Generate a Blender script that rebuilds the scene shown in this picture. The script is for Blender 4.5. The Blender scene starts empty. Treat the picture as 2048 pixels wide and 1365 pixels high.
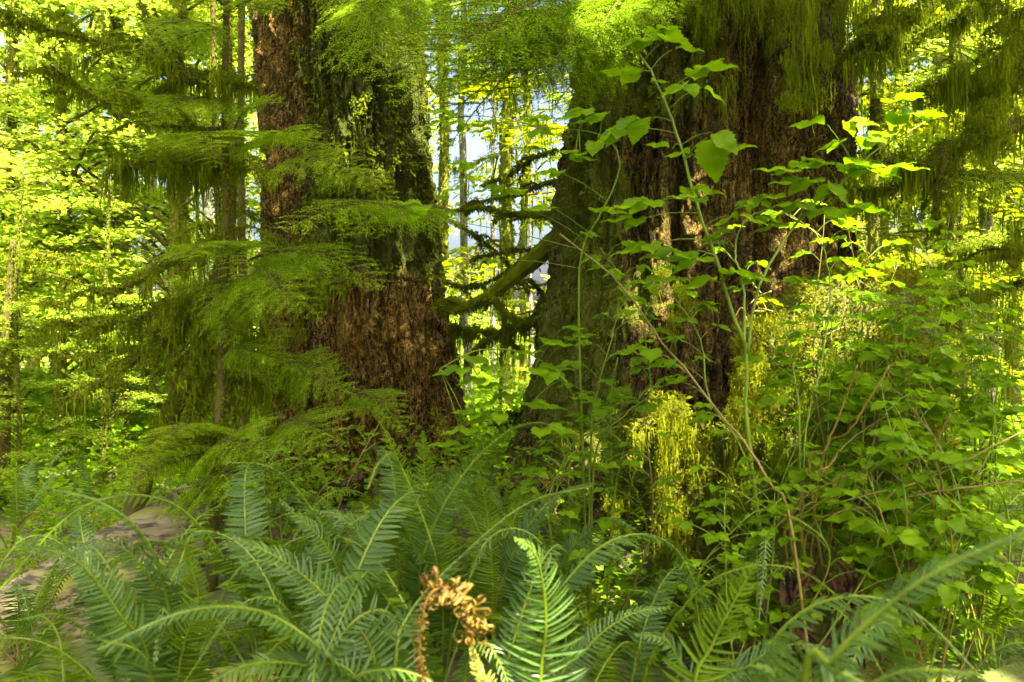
import bpy, math
import numpy as np
from mathutils import Vector, Matrix

R = math.radians
rng = np.random.default_rng(11)
scene = bpy.context.scene
COL = scene.collection

# ---------------------------------------------------------------- camera, sky, sun, exposure
CH = 1.4
K = 1.2 / 2048.0
cam_d = bpy.data.cameras.new('camera'); cam = bpy.data.objects.new('camera', cam_d); COL.objects.link(cam)
cam_d.lens = 30; cam_d.sensor_width = 36; cam_d.clip_start = 0.05; cam_d.clip_end = 800
cam.location = (0, 0, CH); cam.rotation_euler = (R(90), 0, 0)
cam_d.dof.use_dof = True; cam_d.dof.focus_distance = 5.2; cam_d.dof.aperture_fstop = 4.0
scene.camera = cam

SUN = np.array([0.30, -0.40, 0.86]); SUN /= np.linalg.norm(SUN)
elev = math.asin(SUN[2]); azim = math.atan2(SUN[0], SUN[1])
world = bpy.data.worlds.new('World'); scene.world = world; world.use_nodes = True
wn = world.node_tree; wn.nodes.clear()
sky = wn.nodes.new('ShaderNodeTexSky'); sky.sky_type = 'NISHITA'; sky.sun_disc = False
sky.sun_elevation = elev; sky.sun_rotation = azim; sky.air_density = 0.9; sky.dust_density = 10.0; sky.ozone_density = 1.0
bgn = wn.nodes.new('ShaderNodeBackground'); bgn.inputs[1].default_value = 0.085
wo = wn.nodes.new('ShaderNodeOutputWorld')
wn.links.new(sky.outputs[0], bgn.inputs[0]); wn.links.new(bgn.outputs[0], wo.inputs[0])
sun_d = bpy.data.lights.new('sun', 'SUN'); sun_d.energy = 4.5; sun_d.angle = R(0.53); sun_d.color = (1.0, 0.94, 0.78)
sun = bpy.data.objects.new('sun', sun_d); COL.objects.link(sun); sun.location = (6, -4, 16)
sun.rotation_euler = Vector(SUN.tolist()).to_track_quat('Z', 'Y').to_euler()
vs = scene.view_settings
vs.view_transform = 'Standard'; vs.look = 'None'; vs.gamma = 1.0; vs.use_curve_mapping = False
vs.exposure = 3.2
scene.render.engine = 'CYCLES'
cy = scene.cycles
cy.use_denoising = True; cy.use_adaptive_sampling = True; cy.adaptive_threshold = 0.02
cy.max_bounces = 6; cy.diffuse_bounces = 4; cy.glossy_bounces = 2; cy.transmission_bounces = 4
cy.caustics_reflective = False; cy.caustics_refractive = False

# ---------------------------------------------------------------- helpers
def P(px, py, Y):
    return np.array([(px - 1024) * K * Y, Y, CH - (py - 682.5) * K * Y])

def smooth(pts, n):
    p = np.asarray(pts, float)
    if len(p) == 2:
        t = np.linspace(0, 1, n)[:, None]
        return p[0] * (1 - t) + p[1] * t
    q = np.vstack([2 * p[0] - p[1], p, 2 * p[-1] - p[-2]])
    m = len(p) - 1
    t = np.linspace(0, m, n); i = np.minimum(t.astype(int), m - 1); f = (t - i)[:, None]
    a, b, c, d = q[i], q[i + 1], q[i + 2], q[i + 3]
    return 0.5 * (2 * b + (c - a) * f + (2 * a - 5 * b + 4 * c - d) * f ** 2 + (3 * b - a - 3 * c + d) * f ** 3)

def nrm(v):
    v = np.asarray(v, float)
    return v / np.maximum(np.linalg.norm(v, axis=-1, keepdims=True), 1e-9)

def hsh(i, j, k, s):
    n = (i.astype(np.int64) * 73856093) ^ (j.astype(np.int64) * 19349663) ^ (k.astype(np.int64) * 83492791) ^ (s * 2654435761)
    n = (n ^ (n >> 13)) & 0xffffffff
    n = (n * 1274126177) & 0xffffffff
    n = (n ^ (n >> 16)) & 0xffffffff
    n = (n * 2246822519) & 0xffffffff
    n = n ^ (n >> 15)
    return (n & 0xffffff) / float(0xffffff)

def vnoise(p, s=0):
    p = np.asarray(p, float); f0 = np.floor(p); f = p - f0; f = f * f * (3 - 2 * f); i = f0.astype(np.int64)
    out = 0
    for dx in (0, 1):
        wx = f[..., 0] if dx else 1 - f[..., 0]
        for dy in (0, 1):
            wy = f[..., 1] if dy else 1 - f[..., 1]
            for dz in (0, 1):
                wz = f[..., 2] if dz else 1 - f[..., 2]
                out = out + wx * wy * wz * hsh(i[..., 0] + dx, i[..., 1] + dy, i[..., 2] + dz, s)
    return out

def fbm(p, o=3, s=0):
    a, tot, r = 1.0, 0, 0
    p = np.asarray(p, float)
    for k in range(o):
        r = r + a * vnoise(p * 2 ** k, s + k * 17); tot += a; a *= .5
    return r / tot

class MB:
    def __init__(self):
        self.v = []; self.f = []; self.m = []; self.r = []; self.n = 0
    def add(self, v, f, mat=0, r=None):
        v = np.asarray(v, float).reshape(-1, 3)
        if not isinstance(f, list): f = [f]
        for ff in f:
            ff = np.asarray(ff, np.int64)
            self.f.append(ff + self.n); self.m.append(np.full(len(ff), mat, np.int32))
        self.v.append(v)
        self.r.append(np.full(len(v), .5) if r is None else np.broadcast_to(np.asarray(r, float), (len(v),)))
        self.n += len(v)
    def mesh(self, name, mats, smoothed=True, attrs=None):
        me = bpy.data.meshes.new(name)
        v = np.concatenate(self.v)
        me.vertices.add(len(v)); me.vertices.foreach_set('co', v.astype(np.float32).ravel())
        loops = np.concatenate([f.ravel() for f in self.f])
        sizes = np.concatenate([np.full(len(f), f.shape[1]) for f in self.f])
        starts = np.concatenate([[0], np.cumsum(sizes)[:-1]])
        me.loops.add(len(loops)); me.loops.foreach_set('vertex_index', loops.astype(np.int32))
        me.polygons.add(len(sizes)); me.polygons.foreach_set('loop_start', starts.astype(np.int32))
        me.polygons.foreach_set('loop_total', sizes.astype(np.int32))
        for m in (mats if isinstance(mats, (list, tuple)) else [mats]): me.materials.append(m)
        me.polygons.foreach_set('material_index', np.concatenate(self.m))
        me.polygons.foreach_set('use_smooth', np.full(len(sizes), smoothed))
        a = me.attributes.new('rnd', 'FLOAT', 'POINT'); a.data.foreach_set('value', np.concatenate(self.r).astype(np.float32))
        for k, val in (attrs or {}).items():
            a = me.attributes.new(k, 'FLOAT', 'POINT'); a.data.foreach_set('value', np.asarray(val, np.float32))
        me.update(calc_edges=True); me.validate()
        return me
    def build(self, name, mats, parent=None, smoothed=True, attrs=None):
        return link(name, self.mesh(name, mats, smoothed, attrs), parent)

def link(name, me, parent=None, mat=None):
    o = bpy.data.objects.new(name, me); COL.objects.link(o)
    if parent is not None:
        o.parent = parent
        # parts are modelled in world space; sub-parts hang on parts that sit at identity
        if parent.type == 'EMPTY': o.matrix_parent_inverse = Matrix.Translation(-parent.location)
    if mat is not None: o.matrix_basis = mat
    return o

def thing(name, label, cat, loc=(0, 0, 0), group=None, rz=0):
    o = bpy.data.objects.new(name, None); COL.objects.link(o)
    o.empty_display_size = .1
    o.location = [float(c) for c in loc]; o.rotation_euler = (0, 0, rz)
    o['label'] = label; o['category'] = cat
    if group: o['group'] = group
    return o

def tag(o, label=None, cat=None, group=None, kind=None):
    if label: o['label'] = label
    if cat: o['category'] = cat
    if group: o['group'] = group
    if kind: o['kind'] = kind
    return o

def basis(d, n):
    """rows: local x,y,z axes for y along d and z near n"""
    d = nrm(d); s = nrm(np.cross(d, n)); n2 = np.cross(s, d)
    return np.stack([s, d, n2], axis=-2)          # (...,3,3): v_world = v_local @ B

def scatter(mb, tv, tf, pos, B, scale, mat=0, r=None):
    pos = np.asarray(pos, float); N = len(pos)
    if N == 0: return
    scale = np.broadcast_to(np.asarray(scale, float), (N,)) if np.ndim(scale) < 2 else scale
    t = tv[None] * (scale[:, None, None] if scale.ndim == 1 else scale[:, None, :])
    v = np.einsum('nmi,nij->nmj', t, B) + pos[:, None, :]
    m = len(tv); off = (np.arange(N) * m)[:, None, None]
    fs = tf if isinstance(tf, list) else [tf]
    faces = [(f[None] + off).reshape(-1, f.shape[1]) for f in fs]
    if r is None: r = rng.random(N)
    mb.add(v.reshape(-1, 3), faces, mat, np.repeat(r, m))

def rand_dirs(N):
    return nrm(rng.normal(size=(N, 3)))

def tube(mb, pts, rad, k=8, mat=0, r=.5, cap=True):
    pts = np.asarray(pts, float); n = len(pts)
    rad = np.broadcast_to(np.asarray(rad, float), (n,))
    t = nrm(np.gradient(pts, axis=0))
    ref = np.array([0, 0, 1.]) if abs(t[0][2]) < .9 else np.array([1., 0, 0])
    s = nrm(np.cross(t, ref)); u = np.cross(s, t)
    a = np.linspace(0, 2 * np.pi, k, endpoint=False)
    v = pts[:, None] + rad[:, None, None] * (np.cos(a)[None, :, None] * s[:, None] + np.sin(a)[None, :, None] * u[:, None])
    i = np.arange(n - 1)[:, None]; j = np.arange(k)[None]
    f = np.stack([i * k + j, i * k + (j + 1) % k, (i + 1) * k + (j + 1) % k, (i + 1) * k + j], -1).reshape(-1, 4)
    fs = [f]
    if cap: fs.append(np.arange(k)[::-1].reshape(1, k)); fs.append((np.arange(k) + (n - 1) * k).reshape(1, k))
    mb.add(v.reshape(-1, 3), fs, mat, r)

# templates ------------------------------------------------------
QUAD_V = np.array([[0, 0, 0], [.5, .5, .06], [0, 1, 0], [-.5, .5, .06]]); QUAD_F = np.array([[0, 1, 2, 3]])
LEAF_V = np.array([[0, 0, 0], [.30, .28, .05], [.27, .62, .03], [0, 1, -.08], [-.27, .62, .03], [-.30, .28, .05], [0, .5, -.02]])
LEAF_F = [np.array([[0, 1, 6], [1, 2, 6], [2, 3, 6], [3, 4, 6], [4, 5, 6], [5, 0, 6]])]
def maple():
    ang = np.radians([-90, -150 + 360, 165, 135, 118, 103, 90, 77, 62, 45, 15, -30])
    rad = np.array([.12, .42, .62, .42, .72, .52, .85, .52, .72, .42, .62, .42])
    v = np.stack([rad * np.cos(ang), rad * np.sin(ang) + .12, -.25 * (rad - .3) ** 2 * 1.2], 1)
    v = np.vstack([[0, .12, .03], v]); n = len(ang)
    return v, [np.array([[0, 1 + i, 1 + (i + 1) % n] for i in range(n)])]
MAPLE_V, MAPLE_F = maple()
def leaflet(ns=9, w=.36, ser=.05):
    """ovate, pointed, toothed leaflet, folded along its midrib"""
    t = np.linspace(0, 1, ns * 2 + 1)
    prof = w * np.sin(np.pi * t ** .72) ** .85 * (1 - .25 * t)
    tooth = np.where(np.arange(len(t)) % 2 == 1, 1 + ser * 3, 1 - ser); prof = prof * tooth; prof[0] = .01; prof[-1] = 0.004
    zc = -.16 * t ** 2.0 + .05 * np.sin(t * 9)
    mid = np.stack([0 * t, t, zc], 1)
    rt = np.stack([prof, t + .03 * (tooth - 1) * 3, zc + .32 * prof * (1 - .3 * t) + .02 * np.sin(t * 21)], 1)
    lf = rt * np.array([-1, 1, 1]); n = len(t)
    v = np.vstack([mid, rt, lf]); i = np.arange(n - 1)
    f = np.vstack([np.stack([i, i + n, i + n + 1, i + 1], 1), np.stack([i, i + 1, i + 2 * n + 1, i + 2 * n], 1)])
    return v, [f]
LFT_V, LFT_F = leaflet()
def pinna(ns=6):
    t = np.linspace(0, 1, ns + 1)
    w = .105 * np.minimum(1, (1.02 - t) * 2.2) ** .7 * (1 + .0 * t); w[0] *= .75; w[1] *= 1.15; w[-1] = .006
    zc = -.16 * t ** 2
    yc = t; xc = -.10 * t ** 2
    a = np.stack([xc + w, yc, zc + .25 * w], 1); b = np.stack([xc - w, yc, zc + .25 * w], 1); m = np.stack([xc, yc, zc], 1)
    v = np.vstack([m, a, b]); n = ns + 1; i = np.arange(ns)
    f = np.vstack([np.stack([i, i + n, i + n + 1, i + 1], 1), np.stack([i, i + 1, i + 2 * n + 1, i + 2 * n], 1)])
    return v, [f]
PIN_V, PIN_F = pinna()

# ---------------------------------------------------------------- materials
def mat_new(name):
    m = bpy.data.materials.new(name); m.use_nodes = True
    nt = m.node_tree; nt.nodes.clear()
    return m, nt, nt.nodes.new('ShaderNodeOutputMaterial')

def leaf_mat(name, c1, c2, t1, t2, rough=.5, spec=.35, tw=.45, blotch=True):
    m, nt, out = mat_new(name); N = nt.nodes; L = nt.links
    at = N.new('ShaderNodeAttribute'); at.attribute_name = 'rnd'
    def mix(a, b):
        x = N.new('ShaderNodeMix'); x.data_type = 'RGBA'
        x.inputs[6].default_value = (*a, 1); x.inputs[7].default_value = (*b, 1); L.new(at.outputs['Fac'], x.inputs[0]); return x.outputs[2]
    ca, cb = mix(c1, c2), mix(t1, t2)
    if blotch:
        tc = N.new('ShaderNodeTexCoord'); nz = N.new('ShaderNodeTexNoise'); nz.inputs['Scale'].default_value = 9; nz.inputs['Detail'].default_value = 4
        L.new(tc.outputs['Object'], nz.inputs['Vector'])
        mr = N.new('ShaderNodeMapRange'); mr.inputs[1].default_value = .3; mr.inputs[2].default_value = .7; mr.inputs[3].default_value = .72; mr.inputs[4].default_value = 1.25
        L.new(nz.outputs['Fac'], mr.inputs[0])
        def mul(c):
            x = N.new('ShaderNodeVectorMath'); x.operation = 'SCALE'; L.new(c, x.inputs[0]); L.new(mr.outputs[0], x.inputs['Scale']); return x.outputs[0]
        ca, cb = mul(ca), mul(cb)
    p = N.new('ShaderNodeBsdfPrincipled'); L.new(ca, p.inputs['Base Color']); p.inputs['Roughness'].default_value = rough
    p.inputs['Specular IOR Level'].default_value = spec
    t = N.new('ShaderNodeBsdfTranslucent'); L.new(cb, t.inputs['Color'])
    s = N.new('ShaderNodeMixShader'); s.inputs[0].default_value = tw
    L.new(p.outputs[0], s.inputs[1]); L.new(t.outputs[0], s.inputs[2]); L.new(s.outputs[0], out.inputs[0])
    return m

M = {}
M['maple'] = leaf_mat('maple_leaf', (.125, .20, .012), (.20, .265, .020), (.36, .50, .028), (.54, .64, .050), spec=.12, tw=.62, blotch=False)
M['far'] = leaf_mat('far_leaf', (.15, .24, .025), (.24, .31, .04), (.40, .56, .05), (.60, .68, .08), spec=.1, tw=.55, blotch=False)
M['hem'] = leaf_mat('hemlock_needles', (.145, .245, .002), (.26, .41, .002), (.30, .48, .002), (.50, .66, .002), spec=.06, tw=.45)
M['fir'] = leaf_mat('far_needles', (.11, .155, .003), (.18, .22, .004), (.30, .38, .003), (.48, .52, .006), spec=.06, tw=.5, blotch=False)
M['canopy'] = leaf_mat('shade_canopy_needles', (.05, .09, .004), (.09, .15, .005), (.12, .2, .004), (.2, .3, .006), spec=.1, tw=.3, blotch=False)
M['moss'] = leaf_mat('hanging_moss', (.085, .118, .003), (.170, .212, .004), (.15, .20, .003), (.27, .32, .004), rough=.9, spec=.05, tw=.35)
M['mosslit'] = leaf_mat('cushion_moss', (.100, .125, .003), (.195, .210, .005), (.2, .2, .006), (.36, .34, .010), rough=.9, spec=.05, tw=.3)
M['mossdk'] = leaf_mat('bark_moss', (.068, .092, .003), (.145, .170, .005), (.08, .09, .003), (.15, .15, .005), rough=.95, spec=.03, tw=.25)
M['fern'] = leaf_mat('fern_frond', (.058, .104, .002), (.105, .168, .003), (.14, .26, .002), (.25, .37, .003), rough=.45, spec=.12, tw=.38)
M['fernsheen'] = leaf_mat('sky_sheen_fern_frond', (.044, .094, .010), (.080, .142, .020), (.11, .23, .005), (.19, .32, .008), rough=.40, spec=.30, tw=.28)  # bluer base colour paints in the sky's sheen on frond faces
M['fernold'] = leaf_mat('old_fern_frond', (.22, .24, .03), (.34, .32, .05), (.3, .3, .02), (.42, .4, .03), rough=.5, spec=.35, tw=.3)
M['ferndead'] = leaf_mat('dead_fern_frond', (.080, .046, .004), (.20, .118, .010), (.12, .05, .004), (.2, .1, .01), rough=.6, spec=.3, tw=.2)
M['shrub'] = leaf_mat('shrub_leaf', (.095, .180, .002), (.160, .26, .003), (.20, .38, .002), (.32, .50, .003), rough=.5, spec=.12, tw=.5)
M['stem'] = leaf_mat('green_stem', (.10, .15, .006), (.16, .22, .010), (.1, .2, .01), (.1, .2, .01), spec=.3, tw=.1)
M['cane'] = leaf_mat('brown_cane', (.11, .078, .008), (.20, .14, .016), (.1, .05, .01), (.1, .05, .01), spec=.4, tw=.02)
M['twig'] = leaf_mat('twig_bark', (.07, .055, .015), (.11, .09, .02), (.02, .02, .005), (.02, .02, .005), rough=.9, spec=.1, tw=.02)

def bark_mat(name, dark, mid, light, mossc, zs=.35, sc=14, mossy=True):
    m, nt, out = mat_new(name); N = nt.nodes; L = nt.links
    tc = N.new('ShaderNodeTexCoord'); mp = N.new('ShaderNodeMapping'); mp.inputs['Scale'].default_value = (1, 1, zs)
    L.new(tc.outputs['Object'], mp.inputs[0])
    n1 = N.new('ShaderNodeTexNoise'); n1.inputs['Scale'].default_value = sc; n1.inputs['Detail'].default_value = 8; n1.inputs['Roughness'].default_value = .65
    L.new(mp.outputs[0], n1.inputs['Vector'])
    n2 = N.new('ShaderNodeTexNoise'); n2.inputs['Scale'].default_value = 1.7; n2.inputs['Detail'].default_value = 4; L.new(tc.outputs['Object'], n2.inputs['Vector'])
    vo = N.new('ShaderNodeTexVoronoi'); vo.inputs['Scale'].default_value = sc * 1.6; vo.feature = 'F1'; L.new(mp.outputs[0], vo.inputs['Vector'])
    ad = N.new('ShaderNodeMath'); ad.operation = 'MULTIPLY_ADD'; ad.inputs[1].default_value = .45; L.new(n2.outputs['Fac'], ad.inputs[0]); 
    mm = N.new('ShaderNodeMath'); mm.operation = 'MULTIPLY_ADD'; mm.inputs[1].default_value = 1.15; mm.inputs[2].default_value = -.30; L.new(n1.outputs['Fac'], mm.inputs[0]); L.new(mm.outputs[0], ad.inputs[2])
    cr = N.new('ShaderNodeValToRGB'); e = cr.color_ramp.elements
    e[0].position = .28; e[0].color = (*dark, 1); e[1].position = .84; e[1].color = (*light, 1); x = e.new(.55); x.color = (*mid, 1)
    mp2 = N.new('ShaderNodeMapping'); mp2.inputs['Scale'].default_value = (1, 1, zs * .75); L.new(tc.outputs['Object'], mp2.inputs[0])
    wv = N.new('ShaderNodeTexNoise'); wv.inputs['Scale'].default_value = 9; L.new(tc.outputs['Object'], wv.inputs['Vector'])
    wa = N.new('ShaderNodeMix'); wa.data_type = 'RGBA'; wa.blend_type = 'LINEAR_LIGHT'; wa.inputs[0].default_value = .10; L.new(mp2.outputs[0], wa.inputs[6]); L.new(wv.outputs['Color'], wa.inputs[7])
    ve = N.new('ShaderNodeTexVoronoi'); ve.feature = 'DISTANCE_TO_EDGE'; ve.inputs['Scale'].default_value = sc * .85; L.new(wa.outputs[2], ve.inputs['Vector'])
    ck = N.new('ShaderNodeMapRange'); ck.inputs[1].default_value = .0; ck.inputs[2].default_value = .16; ck.inputs[3].default_value = -.20; ck.inputs[4].default_value = .05; L.new(ve.outputs['Distance'], ck.inputs[0])
    a2 = N.new('ShaderNodeMath'); a2.operation = 'ADD'; L.new(ad.outputs[0], a2.inputs[0]); L.new(ck.outputs[0], a2.inputs[1])
    L.new(a2.outputs[0], cr.inputs[0]); col = cr.outputs[0]
    if mossy:
        at = N.new('ShaderNodeAttribute'); at.attribute_name = 'moss'
        s1 = N.new('ShaderNodeMath'); s1.operation = 'MULTIPLY_ADD'; s1.inputs[1].default_value = 1.0; L.new(n1.outputs['Fac'], s1.inputs[0]); L.new(at.outputs['Fac'], s1.inputs[2])
        r = N.new('ShaderNodeMapRange'); r.inputs[1].default_value = .78; r.inputs[2].default_value = 1.05; L.new(s1.outputs[0], r.inputs[0])
        mx = N.new('ShaderNodeMix'); mx.data_type = 'RGBA'; L.new(r.outputs[0], mx.inputs[0]); L.new(col, mx.inputs[6]); mx.inputs[7].default_value = (*mossc, 1); col = mx.outputs[2]
    p = N.new('ShaderNodeBsdfPrincipled'); L.new(col, p.inputs['Base Color']); p.inputs['Roughness'].default_value = .85; p.inputs['Specular IOR Level'].default_value = .2
    sb = N.new('ShaderNodeMath'); sb.operation = 'MULTIPLY_ADD'; sb.inputs[1].default_value = .5; L.new(vo.outputs['Distance'], sb.inputs[0]); L.new(a2.outputs[0], sb.inputs[2])
    b = N.new('ShaderNodeBump'); b.inputs['Strength'].default_value = 1.0; b.inputs['Distance'].default_value = .05; L.new(sb.outputs[0], b.inputs['Height'])
    L.new(b.outputs[0], p.inputs['Normal']); L.new(p.outputs[0], out.inputs[0])
    return m
M['barkL'] = bark_mat('scaly_reddish_bark', (.012, .008, .002), (.200, .118, .012), (.42, .265, .040), (.07, .082, .004), .30, 38)
M['barkR'] = bark_mat('furrowed_brown_bark', (.010, .007, .0015), (.135, .086, .008), (.33, .225, .030), (.10, .11, .005), .26, 34)
M['barkbg'] = bark_mat('mossy_bark', (.05, .04, .012), (.13, .11, .03), (.26, .22, .07), (.16, .17, .012), .3, 10)
M['barkgrey'] = bark_mat('grey_bark', (.08, .07, .05), (.22, .2, .14), (.42, .38, .28), (.2, .2, .03), .3, 10)
M['deadwood'] = bark_mat('rotten_wood', (.02, .01, .004), (.10, .05, .014), (.24, .13, .035), (.1, .11, .01), .6, 12)

def log_mat():
    m, nt, out = mat_new('weathered_log'); N = nt.nodes; L = nt.links
    tc = N.new('ShaderNodeTexCoord'); mp = N.new('ShaderNodeMapping'); mp.inputs['Scale'].default_value = (2.2, 3.0, 20)
    L.new(tc.outputs['Object'], mp.inputs[0])
    n1 = N.new('ShaderNodeTexNoise'); n1.inputs['Scale'].default_value = 2.4; n1.inputs['Detail'].default_value = 6; n1.inputs['Distortion'].default_value = .6; L.new(mp.outputs[0], n1.inputs['Vector'])
    n2 = N.new('ShaderNodeTexNoise'); n2.inputs['Scale'].default_value = 3; n2.inputs['Detail'].default_value = 6; L.new(tc.outputs['Object'], n2.inputs['Vector'])
    cr = N.new('ShaderNodeValToRGB'); e = cr.color_ramp.elements
    e[0].position = .41; e[0].color = (.05, .035, .014, 1); e[1].position = .50; e[1].color = (.17, .135, .055, 1); x = e.new(.7); x.color = (.27, .225, .11, 1)
    L.new(n1.outputs['Fac'], cr.inputs[0])
    mr = N.new('ShaderNodeMapRange'); mr.inputs[1].default_value = .53; mr.inputs[2].default_value = .66; L.new(n2.outputs['Fac'], mr.inputs[0])
    mx = N.new('ShaderNodeMix'); mx.data_type = 'RGBA'; L.new(mr.outputs[0], mx.inputs[0]); L.new(cr.outputs[0], mx.inputs[6]); mx.inputs[7].default_value = (.2, .2, .02, 1)
    p = N.new('ShaderNodeBsdfPrincipled'); p.inputs['Roughness'].default_value = .8; L.new(mx.outputs[2], p.inputs['Base Color'])
    b = N.new('ShaderNodeBump'); b.inputs['Strength'].default_value = .6; b.inputs['Distance'].default_value = .02; L.new(n1.outputs['Fac'], b.inputs['Height']); L.new(b.outputs[0], p.inputs['Normal'])
    L.new(p.outputs[0], out.inputs[0]); return m
M['log'] = log_mat()

def ground_mat():
    m, nt, out = mat_new('forest_soil'); N = nt.nodes; L = nt.links
    tc = N.new('ShaderNodeTexCoord')
    n1 = N.new('ShaderNodeTexNoise'); n1.inputs['Scale'].default_value = 22; n1.inputs['Detail'].default_value = 8; L.new(tc.outputs['Object'], n1.inputs['Vector'])
    n2 = N.new('ShaderNodeTexNoise'); n2.inputs['Scale'].default_value = .8; n2.inputs['Detail'].default_value = 4; L.new(tc.outputs['Object'], n2.inputs['Vector'])
    cr = N.new('ShaderNodeValToRGB'); e = cr.color_ramp.elements
    e[0].position = .3; e[0].color = (.020, .013, .004, 1); e[1].position = .75; e[1].color = (.13, .088, .022, 1)
    L.new(n1.outputs['Fac'], cr.inputs[0])
    mr = N.new('ShaderNodeMapRange'); mr.inputs[1].default_value = .38; mr.inputs[2].default_value = .55; L.new(n2.outputs['Fac'], mr.inputs[0])
    mx = N.new('ShaderNodeMix'); mx.data_type = 'RGBA'; L.new(mr.outputs[0], mx.inputs[0]); L.new(cr.outputs[0], mx.inputs[6]); mx.inputs[7].default_value = (.075, .095, .006, 1)
    p = N.new('ShaderNodeBsdfPrincipled'); p.inputs['Roughness'].default_value = .95; L.new(mx.outputs[2], p.inputs['Base Color'])
    b = N.new('ShaderNodeBump'); b.inputs['Strength'].default_value = 1; b.inputs['Distance'].default_value = .03; L.new(n1.outputs['Fac'], b.inputs['Height']); L.new(b.outputs[0], p.inputs['Normal'])
    L.new(p.outputs[0], out.inputs[0]); return m
M['ground'] = ground_mat()

# ---------------------------------------------------------------- ground
def gz(x, y):
    x = np.asarray(x, float); y = np.asarray(y, float)
    z = .38 * np.exp(-(((x - 1.2) / 2.0) ** 2 + ((y - 6.4) / 1.7) ** 2)) + .30 * np.exp(-(((x + 1.4) / 1.6) ** 2 + ((y - 7.4) / 1.6) ** 2))
    z = z - .28 / (1 + np.exp((x + 2.0) * 2.5)) * np.clip((14 - y) / 8, 0, 1)
    p = np.stack([x, y, 0 * x], -1)
    return z + .10 * (fbm(p * .9, 3, 5) - .5) + .012 * np.clip(y - 14, 0, 60) + .5 * (fbm(p * .12, 2, 9) - .5) * np.clip((y - 10) / 12, 0, 1)
xs = np.concatenate([-np.geomspace(200, 12, 24), np.linspace(-11.5, 11.5, 150), np.geomspace(12, 200, 24)])
ys = np.concatenate([-np.geomspace(120, 7, 16), np.linspace(-6.5, 14, 130), np.geomspace(14.5, 300, 40)])
gx, gy = np.meshgrid(xs, ys); g = MB(); ny, nx = gx.shape
ii, jj = np.meshgrid(np.arange(ny - 1), np.arange(nx - 1), indexing='ij')
g.add(np.stack([gx, gy, gz(gx, gy)], -1).reshape(-1, 3), np.stack([ii * nx + jj, ii * nx + jj + 1, (ii + 1) * nx + jj + 1, (ii + 1) * nx + jj], -1).reshape(-1, 4))
tag(g.build('ground', M['ground']), kind='structure')

def on_ground(px, Y, dz=0):
    x = (px - 1024) * K * Y
    return np.array([x, Y, float(gz(x, Y)) + dz])

# ---------------------------------------------------------------- moss
def strands(mb, base, length, width, mat=0, seg=6, wig=.05, lean=None):
    N = len(base)
    if N == 0: return
    t = np.linspace(0, 1, seg + 1)[None, :, None]
    L = np.broadcast_to(np.asarray(length, float), (N,))[:, None, None]; W = np.broadcast_to(np.asarray(width, float), (N,))[:, None, None]
    ph = rng.random((N, 1, 1)) * 6.28; a = rng.random((N, 1, 1)) * 6.28; fq = 3 + 5 * rng.random((N, 1, 1))
    d2 = np.concatenate([np.cos(a), np.sin(a), 0 * a], -1)
    side = np.concatenate([np.cos(a + 1.2), np.sin(a + 1.2), 0 * a], -1)
    p = base[:, None, :] + np.array([0, 0, -1.]) * L * t + d2 * wig * L * t ** 1.2 * np.sin(fq * t + ph)
    if lean is not None: p = p + lean * t
    w = W * (1 - t ** 1.5 * .92) * (.65 + .7 * rng.random((N, seg + 1, 1)))
    v = np.stack([p - side * w / 2, p + side * w / 2], 2)
    i = np.arange(seg); f = np.stack([i * 2, i * 2 + 1, i * 2 + 3, i * 2 + 2], 1)
    off = (np.arange(N) * (seg + 1) * 2)[:, None, None]
    mb.add(v.reshape(-1, 3), (f[None] + off).reshape(-1, 4), mat, np.repeat(rng.random(N), (seg + 1) * 2))

def fuzz(mb, c, size, mat=0, aspect=.45, down=.3):
    N = len(c)
    if N == 0: return
    d = nrm(rand_dirs(N) + np.array([0, 0, -down])); B = basis(d, rand_dirs(N))
    s = np.broadcast_to(np.asarray(size, float), (N,)) * (.6 + .8 * rng.random(N))
    scatter(mb, QUAD_V, QUAD_F, c, B, np.stack([s * aspect, s, s], 1), mat)

def beard(mb, c, hw, length, n, mat=0, depth=.05, axis=(1, 0, 0), w=.008, pw=.8):
    n = int(n * 1.7); w = w * .62
    """a moss veil: strands along axis about c, longest in the middle, with fine side hairs"""
    ax = nrm(np.array(axis, float)); nc = max(3, int(n / 14)); cu = np.clip(rng.normal(0, .5, nc), -1, 1); cd = rng.normal(0, depth, (nc, 2)); cl = (1 - np.abs(cu)) ** pw * rng.uniform(.35, 1.1, nc)
    g = rng.integers(0, nc, n); o = np.clip(rng.normal(0, .4, n), -1, 1); u = cu[g] + o * 1.3 / nc ** .5 * .45
    b = c + ax * (u * hw)[:, None] + np.array([0, 1, 0]) * cd[g][:, :1] + np.array([0, 0, 1.]) * cd[g][:, 1:] * .6 + rng.normal(0, .012, (n, 3))
    b[:, 2] -= length * .60 * rng.random(n) ** 1.3 * cl[g] * (1 - np.abs(o)); b += rng.normal(0, .010, (n, 3))
    L = length * cl[g] * (1 - np.abs(o)) ** .8 * (.12 + .5 * rng.random(n) ** 1.5) + .015
    strands(mb, b, L, w * (.6 + .8 * rng.random(n)), mat, 7, .14)
    m = n * 14; k = rng.integers(0, n, m); t = rng.random(m) ** .8
    fuzz(mb, b[k] + np.array([0, 0, -1.]) * (L[k] * t)[:, None] + rng.normal(0, .012, (m, 3)), w * 1.7, mat, .3, .6)

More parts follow.
